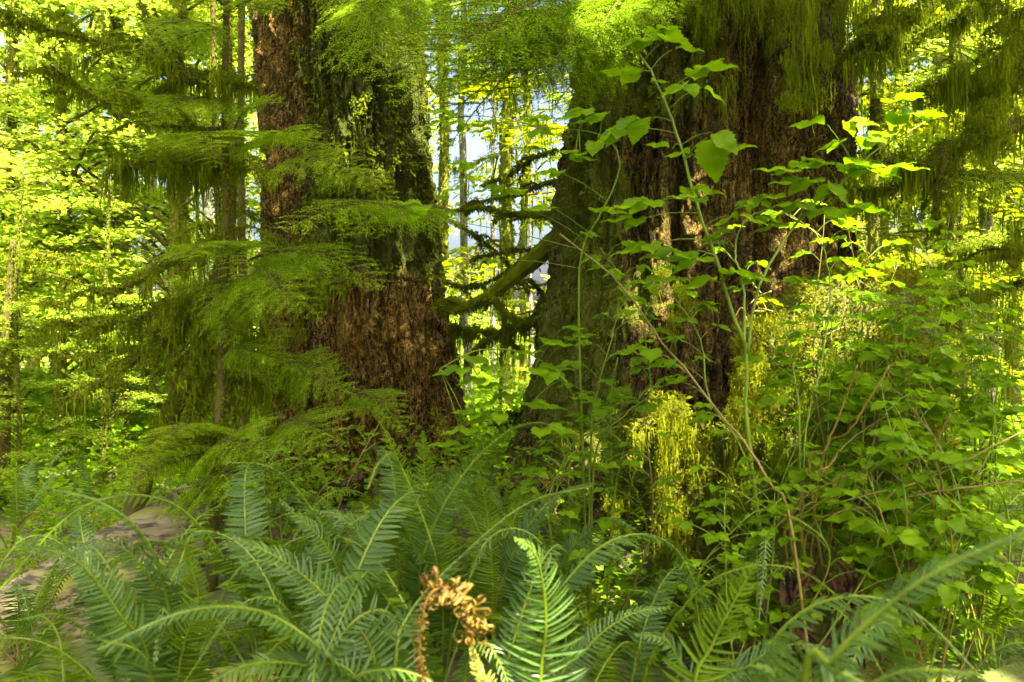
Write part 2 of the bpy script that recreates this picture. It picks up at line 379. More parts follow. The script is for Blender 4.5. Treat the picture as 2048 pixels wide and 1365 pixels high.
def moss_branch(mb, pts, r0, r1, ml, dens=1.0, n=24, mm=1, mt=0, twigs=0, twl=.35, fz=1.0, w=.007, needle=None):
    """branch tube (slot mt) sleeved in moss (slot mm) with hanging strands and drooping side twigs"""
    c = smooth(pts, n); t = np.linspace(0, 1, n); rad = r0 + (r1 - r0) * t
    tube(mb, c, rad * (1 + .15 * rng.random(n)), 7, mt)
    L = np.linalg.norm(np.diff(c, axis=0), axis=1).sum()
    def dress(c, rad, L, ml, k):
        n = len(c)
        m = int(L * 420 * fz * k); q = rng.random(m) * (n - 1); i = q.astype(int).clip(0, n - 2); f = (q - i)[:, None]
        pos = c[i] * (1 - f) + c[i + 1] * f
        fuzz(mb, pos + rand_dirs(m) * (np.interp(q, np.arange(n), rad) + .008)[:, None], .030, mm, .4, .5)
        m = int(L * 190 * dens * k); q = rng.random(m) * (n - 1); i = q.astype(int).clip(0, n - 2); f = (q - i)[:, None]
        pos = c[i] * (1 - f) + c[i + 1] * f
        env = np.clip(vnoise(np.stack([q * L / n * 9, 0 * q, 0 * q + rng.random() * 50], 1), 3) * 1.5 - .5, 0, 1)
        kp = rng.random(m) < .25 + env; q, pos, env = q[kp], pos[kp], env[kp]; m = len(q)
        strands(mb, pos + rng.normal(0, .02, (m, 3)), ml * (.10 + 1.15 * env ** 1.5) * (.25 + .85 * rng.random(m)), w * (.5 + rng.random(m)), mm, 5, .10)
    dress(c, rad, L, ml, 1)
    for k in range(twigs):
        u = rng.uniform(.12, .97); i = int(u * (n - 1)); tn = nrm(c[min(i + 1, n - 1)] - c[max(i - 1, 0)])
        sd = nrm(np.cross(tn, [0, 0, 1])) * (1 if k % 2 else -1)
        l = twl * (1 - .6 * u) * rng.uniform(.6, 1.3); d = nrm(tn * .8 + sd * .9 + np.array([0, 0, rng.uniform(-.15, .3)]))
        tp = smooth([c[i], c[i] + d * l * .5 + [0, 0, .01], c[i] + d * l - np.array([0, 0, .22 * l])], 8)
        tube(mb, tp, np.linspace(r1 * .8 + .002, .0015, 8), 5, mt); dress(tp, np.linspace(.006, .002, 8), l, ml * .6, .8)
    return c

# ---------------------------------------------------------------- hemlock boughs (x outward, z up, length 1)
def bough_mesh(name, seed, W=.42, nl=.017, step=.034, droop=.22, sp=.0085):
    global rng; keep = rng; rng = np.random.default_rng(seed); mb = MB()
    segs = []
    u = np.linspace(0, 1, 30)
    ax = np.stack([u, .03 * np.sin(u * 5 + seed), .05 * np.sin(u * 3) - droop * u ** 2], 1)
    tube(mb, ax, np.linspace(.008, .0012, 30), 5, 1); segs.append((ax, .1))
    at = lambda q: np.array([np.interp(q, u, ax[:, k]) for k in range(3)])
    k = 0
    for q in np.arange(.06, .985, step):
        k += 1; s = 1 if k % 2 else -1
        l = W * (min(1, q * 3.2 + .35) * (1 - q) ** .75 + .10) * rng.uniform(.65, 1.15)
        an = R(rng.uniform(48, 64)); d = np.array([math.cos(an), s * math.sin(an), rng.uniform(-.08, .14)])
        v = np.linspace(0, 1, 10)[:, None]
        tw = at(q) + d * l * v + np.array([.18 * l, 0, -.26 * l]) * v ** 2
        tube(mb, tw, np.linspace(.0032, .0008, 10), 4, 1, cap=False); segs.append((tw, 0))
        for t in np.arange(.16, .95, .026 / max(l, .06)):
            for s2 in (1, -1):
                if rng.random() < .3: continue
                l2 = .42 * l * (1 - t) ** .8 * rng.uniform(.6, 1.1) + .012
                b = tw[int(t * 9)]; dd = nrm(d + np.cross([0, 0, 1], d) * s2 * 1.1 + [0, 0, -.1])
                vv = np.linspace(0, 1, 4)[:, None]
                segs.append((b + dd * l2 * vv + np.array([0, 0, -.2 * l2]) * vv ** 2, 0))
    pos, dr, nn = [], [], []
    for c, _ in segs:
        L = np.linalg.norm(np.diff(c, axis=0), axis=1).sum(); m = max(2, int(L / sp))
        q = np.linspace(.04, 1, m) * (len(c) - 1); i = q.astype(int).clip(0, len(c) - 2); f = (q - i)[:, None]
        p = c[i] * (1 - f) + c[i + 1] * f; t = nrm(c[i + 1] - c[i]); sd = nrm(np.cross(t, [0, 0, 1.]))
        for s in (1, -1):
            pos.append(p); dr.append(nrm(t * rng.uniform(.35, .8, (m, 1)) + sd * s + rng.normal(0, .22, (m, 3)))); nn.append(np.tile([0, 0, 1.], (m, 1)))
    pos = np.concatenate(pos); dr = np.concatenate(dr); nn = np.concatenate(nn); m = len(pos)
    s = nl * rng.uniform(.6, 1.15, m)
    # younger needles toward the tips are lighter
    tip = np.clip(np.hypot(pos[:, 0] - .2, pos[:, 1] * 1.6) * .9 + rng.normal(0, .22, m), 0, 1)
    scatter(mb, QUAD_V, QUAD_F, pos, basis(dr, nn + rng.normal(0, .35, (m, 3))), np.stack([s * .26, s, s], 1), 0, tip)
    me = mb.mesh(name, [M['hem'], M['twig']], False); rng = keep
    return me
BOUGH = [bough_mesh('hemlock_bough', 100 + i, W=[.42, .36, .48, .40][i], droop=[.2, .3, .14, .26][i]) for i in range(4)]

def place_bough(parent, base, tip, var=0, tilt=0.25, width=1.0, name='bough'):
    """tilt: how far the bough's upper face is rolled toward the viewer side (-y)"""
    base = np.asarray(base, float); tip = np.asarray(tip, float); d = tip - base; l = np.linalg.norm(d); x = d / l
    dr = [.2, .3, .14, .26][var]
    # the mesh tip droops by dr*l: lift the axis so that the tip lands on the point given
    tilt = tilt * rng.uniform(1.3, 2.2); up = nrm(np.array([rng.normal(0, .12), -tilt, 1.0])); y = nrm(np.cross(up, x)); z = np.cross(x, y)
    a = math.atan(dr - .007); s = l * math.cos(a)
    x2 = x * math.cos(a) + z * math.sin(a); z2 = -x * math.sin(a) + z * math.cos(a)
    m = Matrix.Identity(4)
    for i in range(3):
        m[i][0] = x2[i] * s; m[i][1] = y[i] * s * width; m[i][2] = z2[i] * s; m[i][3] = base[i]
    return link(name, BOUGH[var], parent, m)

# ---------------------------------------------------------------- the two giant trees
def giant_trunk(Y, ys, Ls, Rs, grooves, seed, mossf, mat, parent, top=17.0, rough=1.0, zg=0.1):
    zk = np.array([CH - (y - 682.5) * K * Y for y in ys]); o = np.argsort(zk)
    cxk = np.array([((l + r) / 2 - 1024) * K * Y for l, r in zip(Ls, Rs)])[o]; rk = np.array([(r - l) / 2 * K * Y for l, r in zip(Ls, Rs)])[o]; zk = zk[o]
    z = np.concatenate([np.linspace(-.5, 5.2, 520), np.linspace(5.25, top, 70)])
    cx = np.interp(z, zk, cxk); r = np.interp(z, zk, rk) * np.interp(z, [5, top], [1, .72])
    # even out the kinks of the traced outline
    kz = np.ones(25) / 25; pad = lambda a: np.concatenate([np.full(12, a[0]), a, np.full(12, a[-1])])
    cx = np.convolve(pad(cx), kz, 'valid'); r = np.convolve(pad(r), kz, 'valid')
    nt = 620; th = np.linspace(0, 2 * np.pi, nt, endpoint=False)       # th = 0 faces -y
    T, Z = np.meshgrid(th, z); Rr = r[:, None] + 0 * T
    sx, cy_ = np.sin(T), -np.cos(T)
    q = np.stack([sx * r.mean(), cy_ * r.mean(), Z], -1)
    # broad flutes, deep furrows running up the stem, and flaking plates
    wob = .35 * (fbm(q * np.array([1.2, 1.2, .8]), 3, seed + 3) - .5)
    fl = fbm(np.stack([sx * 3.1 + wob, cy_ * 3.1 + wob, Z * .22], -1), 3, seed)
    d = .20 * (fl - .5)
    rid = 1 - np.abs(2 * fbm(np.stack([sx * 6.5 + wob * 2, cy_ * 6.5 + wob * 2, Z * .42], -1), 3, seed + 7) - 1)
    d -= .085 * np.clip((rid - .80) / .2, 0, 1) ** 1.2
    rid2 = 1 - np.abs(2 * fbm(np.stack([sx * 19 + wob * 5, cy_ * 19 + wob * 5, Z * 1.5], -1), 2, seed + 21) - 1)
    d -= .030 * rough * np.clip((rid2 - .74) / .26, 0, 1)
    pl = fbm(q * np.array([14, 14, 5.5]), 3, seed + 31)
    d += .055 * rough * (np.clip((pl - .40) / .16, 0, 1) - .5)
    sc_ = fbm(q * np.array([36, 36, 17]), 2, seed + 41); d += .030 * rough * (np.clip((sc_ - .38) / .22, 0, 1) - .5)
    for (deg, wd, dep, z0, z1) in grooves:
        a = np.radians(deg) + .10 * (fbm(np.stack([0 * Z, 0 * Z + deg, Z * .9], -1), 3, seed + 50) - .5) * 2
        e = np.angle(np.exp(1j * (T - a))); f = np.clip((Z - z0) / .25, 0, 1) * np.clip((z1 - Z) / .25, 0, 1)
        d -= dep * np.exp(-(e / np.radians(wd)) ** 2) * f
    # root flare
    d += np.exp(-np.clip(Z - zg, 0, None) / .35) * .22 * (fbm(np.stack([sx * 2.2, cy_ * 2.2, 0 * Z], -1), 2, seed + 61) - .25)
    Rr = Rr + d - .03
    v = np.stack([cx[:, None] + Rr * sx, Y + Rr * cy_, Z], -1); nz = len(z)
    i, j = np.meshgrid(np.arange(nz - 1), np.arange(nt), indexing='ij')
    f = np.stack([i * nt + j, i * nt + (j + 1) % nt, (i + 1) * nt + (j + 1) % nt, (i + 1) * nt + j], -1).reshape(-1, 4)
    ms = np.clip(mossf(T, Z, d, q, v), 0, 1)
    mb = MB(); mb.add(v.reshape(-1, 3), f)
    tr = mb.build('trunk', mat, parent, True, {'moss': ms.ravel()})
    return tr, v, ms, np.stack([sx, cy_, 0 * Z], -1), d

def bark_moss(v, ms, nr, n, parent, mat, thr=.35, ln=.05, zmax=5.2, name='moss'):
    """tufts of moss rooted on the bark where the moss mask is high"""
    ok = np.argwhere((ms > thr) & (v[..., 2] < zmax) & (v[..., 2] > -.1) & (nr[..., 1] < .35))
    pk = ok[rng.integers(0, len(ok), n)]; w = ms[pk[:, 0], pk[:, 1]]; pk = pk[rng.random(n) < w]
    p = v[pk[:, 0], pk[:, 1]]; nn = nr[pk[:, 0], pk[:, 1]]; m = len(p); mb = MB()
    cl = fbm(p * 7.5, 2, 77)
    d = nrm(nn * .8 + np.array([0, 0, -.9]) + rng.normal(0, .55, (m, 3)))
    s = ln * (.35 + 1.6 * np.clip(cl - .3, 0, 1)) * (.6 + .8 * rng.random(m))
    q = p - nn * .006 + nn * np.clip(cl - .45, 0, 1)[:, None] * .16 * rng.random((m, 1))
    scatter(mb, QUAD_V, QUAD_F, q, basis(d, nn + rng.normal(0, .3, (m, 3))), np.stack([s * .34, s, s], 1), 0, np.clip(cl * 1.4 - .35 + rng.normal(0, .18, m), 0, 1))
    h = rng.integers(0, m, m // 40)
    strands(mb, q[h], .10 + .22 * rng.random(len(h)), .006, 0, 5, .05)
    return mb.build(name, mat, parent, False)

# left giant
YL = 7.5
spruce = thing('giant_spruce', 'massive old conifer with scaly red-brown lower bark and shaggy moss above, beside the bright gap', 'tree', (-1.35, YL, .2), 'giant old conifers')
def mossL(T, Z, d, q, v):
    x = (v[..., 0] / (K * v[..., 1])) + 1024; y = 682.5 - (v[..., 2] - CH) / (K * v[..., 1])
    up = 1 / (1 + np.exp((y - 545 - 130 * (fbm(q * 2.4, 3, 4) - .5)) / 28))
    core = 1 / (1 + np.exp(-(x - 640 - 90 * (fbm(q * 3.3, 2, 8) - .5)) / 22))
    n = fbm(q * 3.6, 4, 12)
    return up * (core * (.40 + 1.1 * n) + (1 - core) * (.9 * n - .12)) + .55 * np.clip(n - .42, 0, 1) * (1 - up) * 1.2 + .6 * np.clip((Z < .4) * (n - .3), 0, 1)
trL, vL, msL, nrL, dL = giant_trunk(YL, [-500, 0, 150, 300, 480, 600, 700, 850, 950, 1050, 1200],
    [490, 503, 512, 528, 530, 533, 535, 548, 540, 500, 470], [822, 835, 850, 865, 876, 893, 908, 924, 962, 1010, 1050],
    [(-29, 4.5, .26, .3, 4.2), (-52, 3.0, .12, 2.0, 6), (-12, 3, .10, 2.6, 6), (-41, 2.5, .08, .3, 6), (14, 2, .05, .2, 2.2)], 3, mossL, M['barkL'], spruce, zg=.15)
bark_moss(vL, msL, nrL, 42000, spruce, M['mossdk'], .28, .050)

YR = 6.5
cedar = thing('giant_cedar', 'widest furrowed trunk in the scene, hung with dark moss veils, standing behind the leafy shrub', 'tree', (1.45, YR, .3), 'giant old conifers')
def mossR(T, Z, d, q, v):
    x = (v[..., 0] / (K * v[..., 1])) + 1024; y = 682.5 - (v[..., 2] - CH) / (K * v[..., 1])
    n = fbm(q * 3.0, 4, 33)
    lf = 1 / (1 + np.exp((x - 1330 - 160 * (n - .5)) / 40))
    band = np.exp(-((x - 1215 - 60 * np.sin(y / 130)) / 75) ** 2)
    up = 1 / (1 + np.exp((y - 190) / 50))
    return lf * (.80 * n - .04) + band * .36 / (1 + np.exp((360 - y) / 40)) + up * (.55 * n + .1) + .25 * np.clip(n - .35, 0, 1)
trR, vR, msR, nrR, dR = giant_trunk(YR, [-500, 0, 150, 300, 420, 520, 620, 730, 850, 950, 1050, 1200],
    [1180, 1168, 1150, 1124, 1112, 1102, 1084, 1064, 1044, 1005, 970, 930], [1664, 1680, 1685, 1690, 1690, 1694, 1700, 1710, 1730, 1760, 1800, 1840],
    [(15, 6, .30, .9, 6.5), (-20, 3, .12, .6, 3.6), (31, 3.2, .14, .5, 7), (46, 3, .12, .5, 7), (-36, 2.2, .06, .3, 5), (2, 2.5, .10, 2.2, 7), (62, 3, .10, .5, 7)], 9, mossR, M['barkR'], cedar, rough=1.1, zg=.25)
bark_moss(vR, msR, nrR, 30000, cedar, M['moss'], .42, .034)

# moss veils draped over the giant on the upper side (hanging from dead snags on the stem)
veils = [(1610, -20, 55, 260, 5.25, 170), (1640, 90, 32, 170, 5.2, 90), (1590, 110, 30, 160, 5.2, 80), (1575, 190, 14, 110, 5.15, 40), (1625, 150, 24, 170, 5.2, 70),
         (1545, 60, 18, 95, 5.3, 40), (1420, -30, 70, 190, 5.4, 120), (1480, -30, 60, 330, 5.45, 120), (1390, 30, 45, 200, 5.45, 80), (1350, -20, 40, 160, 5.4, 70),
         (1700, -30, 55, 330, 5.5, 130), (1740, 40, 40, 300, 5.4, 90), (1540, -40, 60, 200, 5.5, 90), (1455, 140, 40, 190, 5.5, 60), (1275, 20, 30, 190, 5.5, 50), (1240, 150, 20, 130, 5.6, 40)]
for (x, y, hw, ln, Y, n) in veils:
    mb = MB(); beard(mb, P(x, y, Y), hw * K * Y, ln * K * Y, n, 0, .07, w=.011)
    mb.build('hanging_moss', M['moss'], cedar, False)
# smaller veils low on the stem, between the shrub leaves
for (x, y, hw, ln, Y, n) in [(1312, 545, 14, 105, 4.9, 60), (1365, 580, 16, 110, 5.0, 50), (1395, 600, 14, 90, 5.0, 40), (1345, 620, 10, 90, 5.0, 30), (1175, 860, 34, 110, 5.6, 70), (1120, 850, 22, 90, 5.6, 40)]:
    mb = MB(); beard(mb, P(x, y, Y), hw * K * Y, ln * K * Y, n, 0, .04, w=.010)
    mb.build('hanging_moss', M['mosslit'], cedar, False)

# mossy limbs of that giant crossing the bright gap
gap = [([(1125, 468), (1080, 510), (1030, 552), (990, 584), (955, 606), (905, 620), (885, 616)], 6.6, .078, .026, .2, 1.6, 4),
       ([(1125, 362), (1090, 368), (1040, 385), (985, 398), (925, 414)], 6.8, .024, .008, .10, .6, 3),
       ([(1125, 430), (1080, 430), (1010, 428), (960, 416), (890, 424)], 6.6, .036, .012, .12, .6, 4),
       ([(985, 598), (1010, 625), (1050, 645), (1075, 640)], 6.5, .03, .018, .22, 1.2, 4),
       ([(965, 606), (930, 612), (905, 600), (890, 605)], 6.7, .03, .02, .16, 1.4, 2),
       ([(1090, 600), (1068, 640), (1020, 660), (960, 690), (930, 730)], 6.9, .03, .012, .42, 1.6, 8),
       ([(1070, 800), (1030, 830), (990, 850)], 7.0, .02, .008, .28, 1.3, 5),
       ([(900, 650), (935, 660), (990, 668), (1040, 700)], 7.2, .02, .008, .46, 1.5, 7),
       ([(1110, 520), (1060, 500), (1000, 505), (940, 520)], 7.2, .012, .004, .10, .7, 4), ([(900, 440), (950, 470), (1010, 520), (1060, 590)], 7.4, .012, .005, .10, .7, 4), ([(1115, 300), (1070, 315), (1020, 350), (960, 372)], 6.9, .014, .005, .14, 1.0, 5), ([(880, 560), (930, 575), (985, 560), (1040, 520)], 7.5, .012, .004, .10, .7, 4),
       ([(1060, 560), (1085, 590), (1100, 640)], 6.8, .02, .012, .2, 1.0, 3)]
for pts, Y, r0, r1, ml, dn, tw in gap:
    mb = MB(); moss_branch(mb, [P(x, y, Y + .25 * k / len(pts)) for k, (x, y) in enumerate(pts)], r0, r1, ml, dn, 30, twigs=tw, w=.010, fz=1.6 + 16 * r0)
    mb.build('branch', [M['mossdk'], M['mossdk']], cedar, False)

# roots, and the yellow mossy twigs at the foot of the stems
def root(parent, pts, Y, r0, r1, mat='mosslit'):
    mb = MB(); moss_branch(mb, [P(x, y, Y) for x, y in pts], r0, r1, .05, .5, 20, fz=1.6)
    mb.build('root', [M['deadwood'], M[mat]], parent, False)
root(cedar, [(1215, 940), (1160, 958), (1110, 972), (1060, 968), (1000, 975)], 5.2, .05, .05)
root(cedar, [(1200, 960), (1215, 1000), (1180, 1060)], 5.2, .07, .06, 'mossdk')
root(spruce, [(940, 850), (915, 862), (893, 890), (862, 905)], 6.0, .016, .01)
root(spruce, [(868, 815), (880, 850), (886, 885)], 6.0, .014, .01)
root(spruce, [(735, 960), (690, 980), (630, 1000), (560, 1040)], 6.2, .09, .05, 'mossdk')

# ---------------------------------------------------------------- giants' unseen crowns, laid sunward to shade the glade, holes cut for sun patches
beams = [(P(1335, 900, 4.1), .22), (P(1345, 1020, 4.1), .22), (P(1340, 1140, 4.05), .20), (P(1360, 860, 4.2), .12),
         (P(1510, 740, 3.9), .27), (P(1550, 690, 3.95), .24), (P(1625, 630, 4.1), .22), (P(1700, 590, 4.2), .18), (P(1500, 800, 3.95), .18), (P(1545, 610, 4.1), .10),
         (P(1085, 1110, 1.84), .15), (P(1075, 1080, 1.85), .035), (P(960, 1300, 1.7), .07), (P(905, 1210, 1.75), .055), (P(970, 1350, 1.7), .07), (P(935, 1260, 1.72), .05),
         (P(1595, 130, 3.3), .05), (P(1240, 150, 4.8), .14), (P(1210, 20, 4.6), .12),
         (P(1395, 1140, 3.9), .06), (P(1940, 1290, 3.4), .22), (P(1180, 890, 6.1), .14), (P(1590, 420, 5.4), .08), (P(1665, 470, 5.6), .12), (P(1180, 880, 5.4), .12)]
def crown(parent, x0, x1, y0, y1, n, seed):
    global rng; keep = rng; rng = np.random.default_rng(seed); mb = MB()
    m = n * 3; fx = rng.uniform(x0, x1, m); fy = rng.uniform(y0, y1, m); h = rng.uniform(7.2, 13, m)
    dens = fbm(np.stack([fx * .55, fy * .55, h * .5], 1), 3, seed)
    k = np.argsort(-(dens + .22 * rng.random(m)))[:n]; fx, fy, h = fx[k], fy[k], h[k]
    c = np.stack([fx + SUN[0] / SUN[2] * (h - 1), fy + SUN[1] / SUN[2] * (h - 1), h], 1)
    ok = np.ones(n, bool); s = rng.uniform(.16, .30, n); ld = nrm(rand_dirs(n) * np.array([1, 1, .35]))
    for t, rad in beams:
        d = c + ld * s[:, None] * .5 - t; e = d - (d @ SUN)[:, None] * SUN; ok &= np.linalg.norm(e, axis=1) > rad + s * .42
    c, s, ld = c[ok], s[ok], ld[ok]; n2 = len(c)
    scatter(mb, LEAF_V, LEAF_F, c, basis(ld, np.array([0, 0, 1.]) + rng.normal(0, .35, (n2, 3))), s)
    rng = keep
    return mb.build('crown', M['canopy'], parent, False)
crown(cedar, .0, 5.2, -.5, 9.0, 30000, 8)
crown(spruce, -4.6, 0.1, .4, 8.2, 14500, 6)
def spray(parent, target, n, rad):  # unseen leaf patch added along the sun ray to shade bright shrub leaves
    mb = MB(); c = target + SUN * (8.4 / SUN[2]); a = rng.random(n) * 6.28; r = rad * np.sqrt(rng.random(n)); p = c + np.stack([np.cos(a) * r, np.sin(a) * r, rng.normal(0, .25, n)], 1)
    for t, rd in beams:
        if t[1] > 3.5: d = p - t; e = d - (d @ SUN)[:, None] * SUN; p = p[np.linalg.norm(e, axis=1) > rd + .14]
    n = len(p)
    scatter(mb, LEAF_V, LEAF_F, p, basis(nrm(rand_dirs(n) * np.array([1, 1, .35])), np.array([0, 0, 1.]) + rng.normal(0, .35, (n, 3))), rng.uniform(.14, .24, n)); mb.build('bough', M['canopy'], parent, False)
spray(cedar, P(1720, 260, 3.15), 200, .38); spray(cedar, P(1800, 230, 3.2), 120, .30)
def limbs(parent, cx, cy_, n, seed):
    g_ = np.random.default_rng(seed)
    for k in range(n):
        a = g_.uniform(0, 6.28); z = g_.uniform(6.5, 11); l = g_.uniform(2.5, 4.5)
        mb = MB(); d = np.array([math.cos(a), math.sin(a), 0])
        tube(mb, smooth([np.array([cx, cy_, z]) + d * .4, np.array([cx, cy_, z + .3]) + d * l * .5, np.array([cx, cy_, z + .1]) + d * l], 12), np.linspace(.09, .02, 12), 7)
        mb.build('limb', M['twig'], parent)
limbs(cedar, 1.5, YR, 8, 2); limbs(spruce, -1.4, YL, 6, 3)

# ---------------------------------------------------------------- fresh green hemlock boughs on the giants
def boughs(parent, lst):
    for (bx, by, by_Y, tx, ty, tY, var, tilt, wd) in lst:
        place_bough(parent, P(bx, by, by_Y), P(tx, ty, tY), var, tilt, wd)
        place_bough(parent, P(bx, by, by_Y), P(tx + rng.normal(0, 40), ty - 10 + rng.normal(0, 25), tY + .3), (var + 2) % 4, tilt, wd)
boughs(spruce, [(770, -60, 6.2, 690, 140, 5.2, 0, .5, .75), (790, -50, 6.2, 745, 160, 5.1, 2, .55, .8), (830, -70, 6.2, 810, 140, 5.3, 3, .5, .8), (800, -40, 6.0, 835, 90, 5.4, 0, .4, .7)])
boughs(cedar, [(1240, -40, 5.4, 860, 150, 4.3, 0, .55, 1.0), (1250, 60, 5.2, 790, 190, 4.2, 1, .4, .85), (1180, -60, 5.4, 950, 100, 4.6, 2, .5, 1.1), (1300, -30, 5.2, 1060, 190, 4.4, 3, .6, 1.0),
              (1220, 40, 5.4, 1000, 230, 4.8, 0, .55, 1.0), (1330, -60, 5.0, 1180, 110, 4.4, 2, .5, 1.0), (1200, 90, 5.6, 880, 300, 4.8, 3, .5, .9), (1130, 20, 5.6, 880, 190, 4.9, 2, .5, 1.1), (1400, -50, 4.8, 1290, 60, 4.3, 1, .4, 1.0),
              (1230, 100, 5.5, 1090, 270, 5.0, 1, .6, 1.1), (1150, 60, 5.5, 960, 170, 4.6, 0, .6, 1.1)])
for (x, y, hw, ln, Y, n) in [(1130, 130, 60, 150, 5.3, 90), (1040, 160, 45, 120, 5.3, 60), (1190, 110, 35, 170, 5.4, 70), (990, 40, 60, 130, 5.6, 90), (930, 20, 45, 120, 5.8, 70), (1090, 30, 50, 120, 5.6, 70), (1100, 240, 40, 90, 5.6, 40), (1000, 270, 40, 110, 5.8, 50), (930, 330, 30, 100, 5.9, 40)]:
    mb = MB(); beard(mb, P(x, y, Y), hw * K * Y, ln * K * Y, n, 0, .10, w=.010); mb.build('hanging_moss', M['moss'], cedar, False)

# ---------------------------------------------------------------- moss-draped and young hemlocks on the left
def stem(parent, pts, r0, r1, mat, name='trunk', n=26, k=9, moss=None, mmat=None, mlen=.1):
    mb = MB(); c = smooth(pts, n); rad = np.linspace(r0, r1, n)
    if moss: moss_branch(mb, pts, r0, r1, mlen, moss, n, fz=moss * 1.6)
    else: tube(mb, c, rad * (1 + .1 * rng.random(n)), k)
    return mb.build(name, [mat, mmat or M['mossdk']], parent, True, None)

def px_pts(lst, Y0, Y1=None):
    Y1 = Y0 if Y1 is None else Y1; n = max(1, len(lst) - 1)
    return [P(x, y, Y0 + (Y1 - Y0) * k / n) for k, (x, y) in enumerate(lst)]

lean = thing('leaning_hemlock', 'leaning moss-smothered young conifer whose drooping limbs cover the pale log', 'tree', on_ground(262, 5.6), 'moss-draped young conifers')
stem(lean, [on_ground(262, 5.6)] + px_pts([(275, 1000), (312, 900), (355, 800), (400, 690), (430, 590), (452, 480), (462, 380), (468, 250)], 5.6), .075, .035, M['twig'], moss=1.0, mmat=M['moss'])
for pts, Y0, Y1, r, ml, dn, tw, twl in [
    ([(440, 560), (350, 610), (260, 640), (100, 655)], 5.6, 5.0, .022, .26, 1.3, 14, .55),
    ([(430, 600), (330, 680), (240, 740), (150, 800)], 5.6, 4.9, .022, .26, 1.3, 14, .5),
    ([(400, 690), (330, 740), (290, 745)], 5.6, 5.5, .014, .06, .3, 2, .2),
    ([(455, 470), (380, 500), (280, 560), (200, 590)], 5.6, 5.0, .02, .24, 1.2, 12, .55),
    ([(430, 590), (450, 680), (430, 780), (330, 880), (300, 905)], 5.5, 5.0, .022, .22, 1.5, 18, .42),
    ([(450, 600), (470, 720), (440, 820), (400, 900)], 5.4, 4.9, .02, .22, 1.5, 16, .42),
    ([(450, 640), (500, 700), (530, 790), (545, 880)], 5.5, 5.0, .018, .30, 1.4, 12, .4),
    ([(440, 700), (400, 780), (370, 860), (350, 930)], 5.4, 4.9, .018, .22, 1.4, 14, .4),
    ([(465, 330), (400, 330), (320, 322), (235, 335)], 5.6, 5.0, .02, .42, 2.0, 12, .4),
    ([(468, 330), (430, 318), (360, 318)], 5.5, 5.1, .016, .36, 1.8, 8, .35)]:
    mb = MB(); moss_branch(mb, px_pts(pts, Y0, Y1), r, r * .35, ml, dn * 1.25, 30, twigs=tw, twl=twl, fz=1.5, w=.009)
    mb.build('mossy_limb', [M['twig'], M['moss']], lean, False)
for (x, y, hw, ln, n) in [(330, 315, 45, 100, 110), (420, 320, 40, 115, 100), (270, 330, 32, 80, 70), (375, 318, 30, 130, 70), (520, 480, 60, 120, 90), (600, 500, 55, 90, 80), (480, 500, 40, 130, 70), (430, 620, 60, 220, 120), (500, 640, 60, 240, 120), (390, 720, 60, 190, 110), (560, 640, 50, 190, 90), (460, 780, 70, 200, 130), (350, 830, 60, 150, 100), (540, 780, 50, 200, 90), (400, 560, 60, 150, 90), (250, 640, 60, 110, 70), (200, 740, 60, 110, 70), (520, 900, 70, 130, 90)]:
    mb = MB(); beard(mb, P(x, y, 5.2), hw * K * 5.2, ln * K * 5.2, n, 0, .10, w=.009); mb.build('hanging_moss', M['moss'], lean, False)

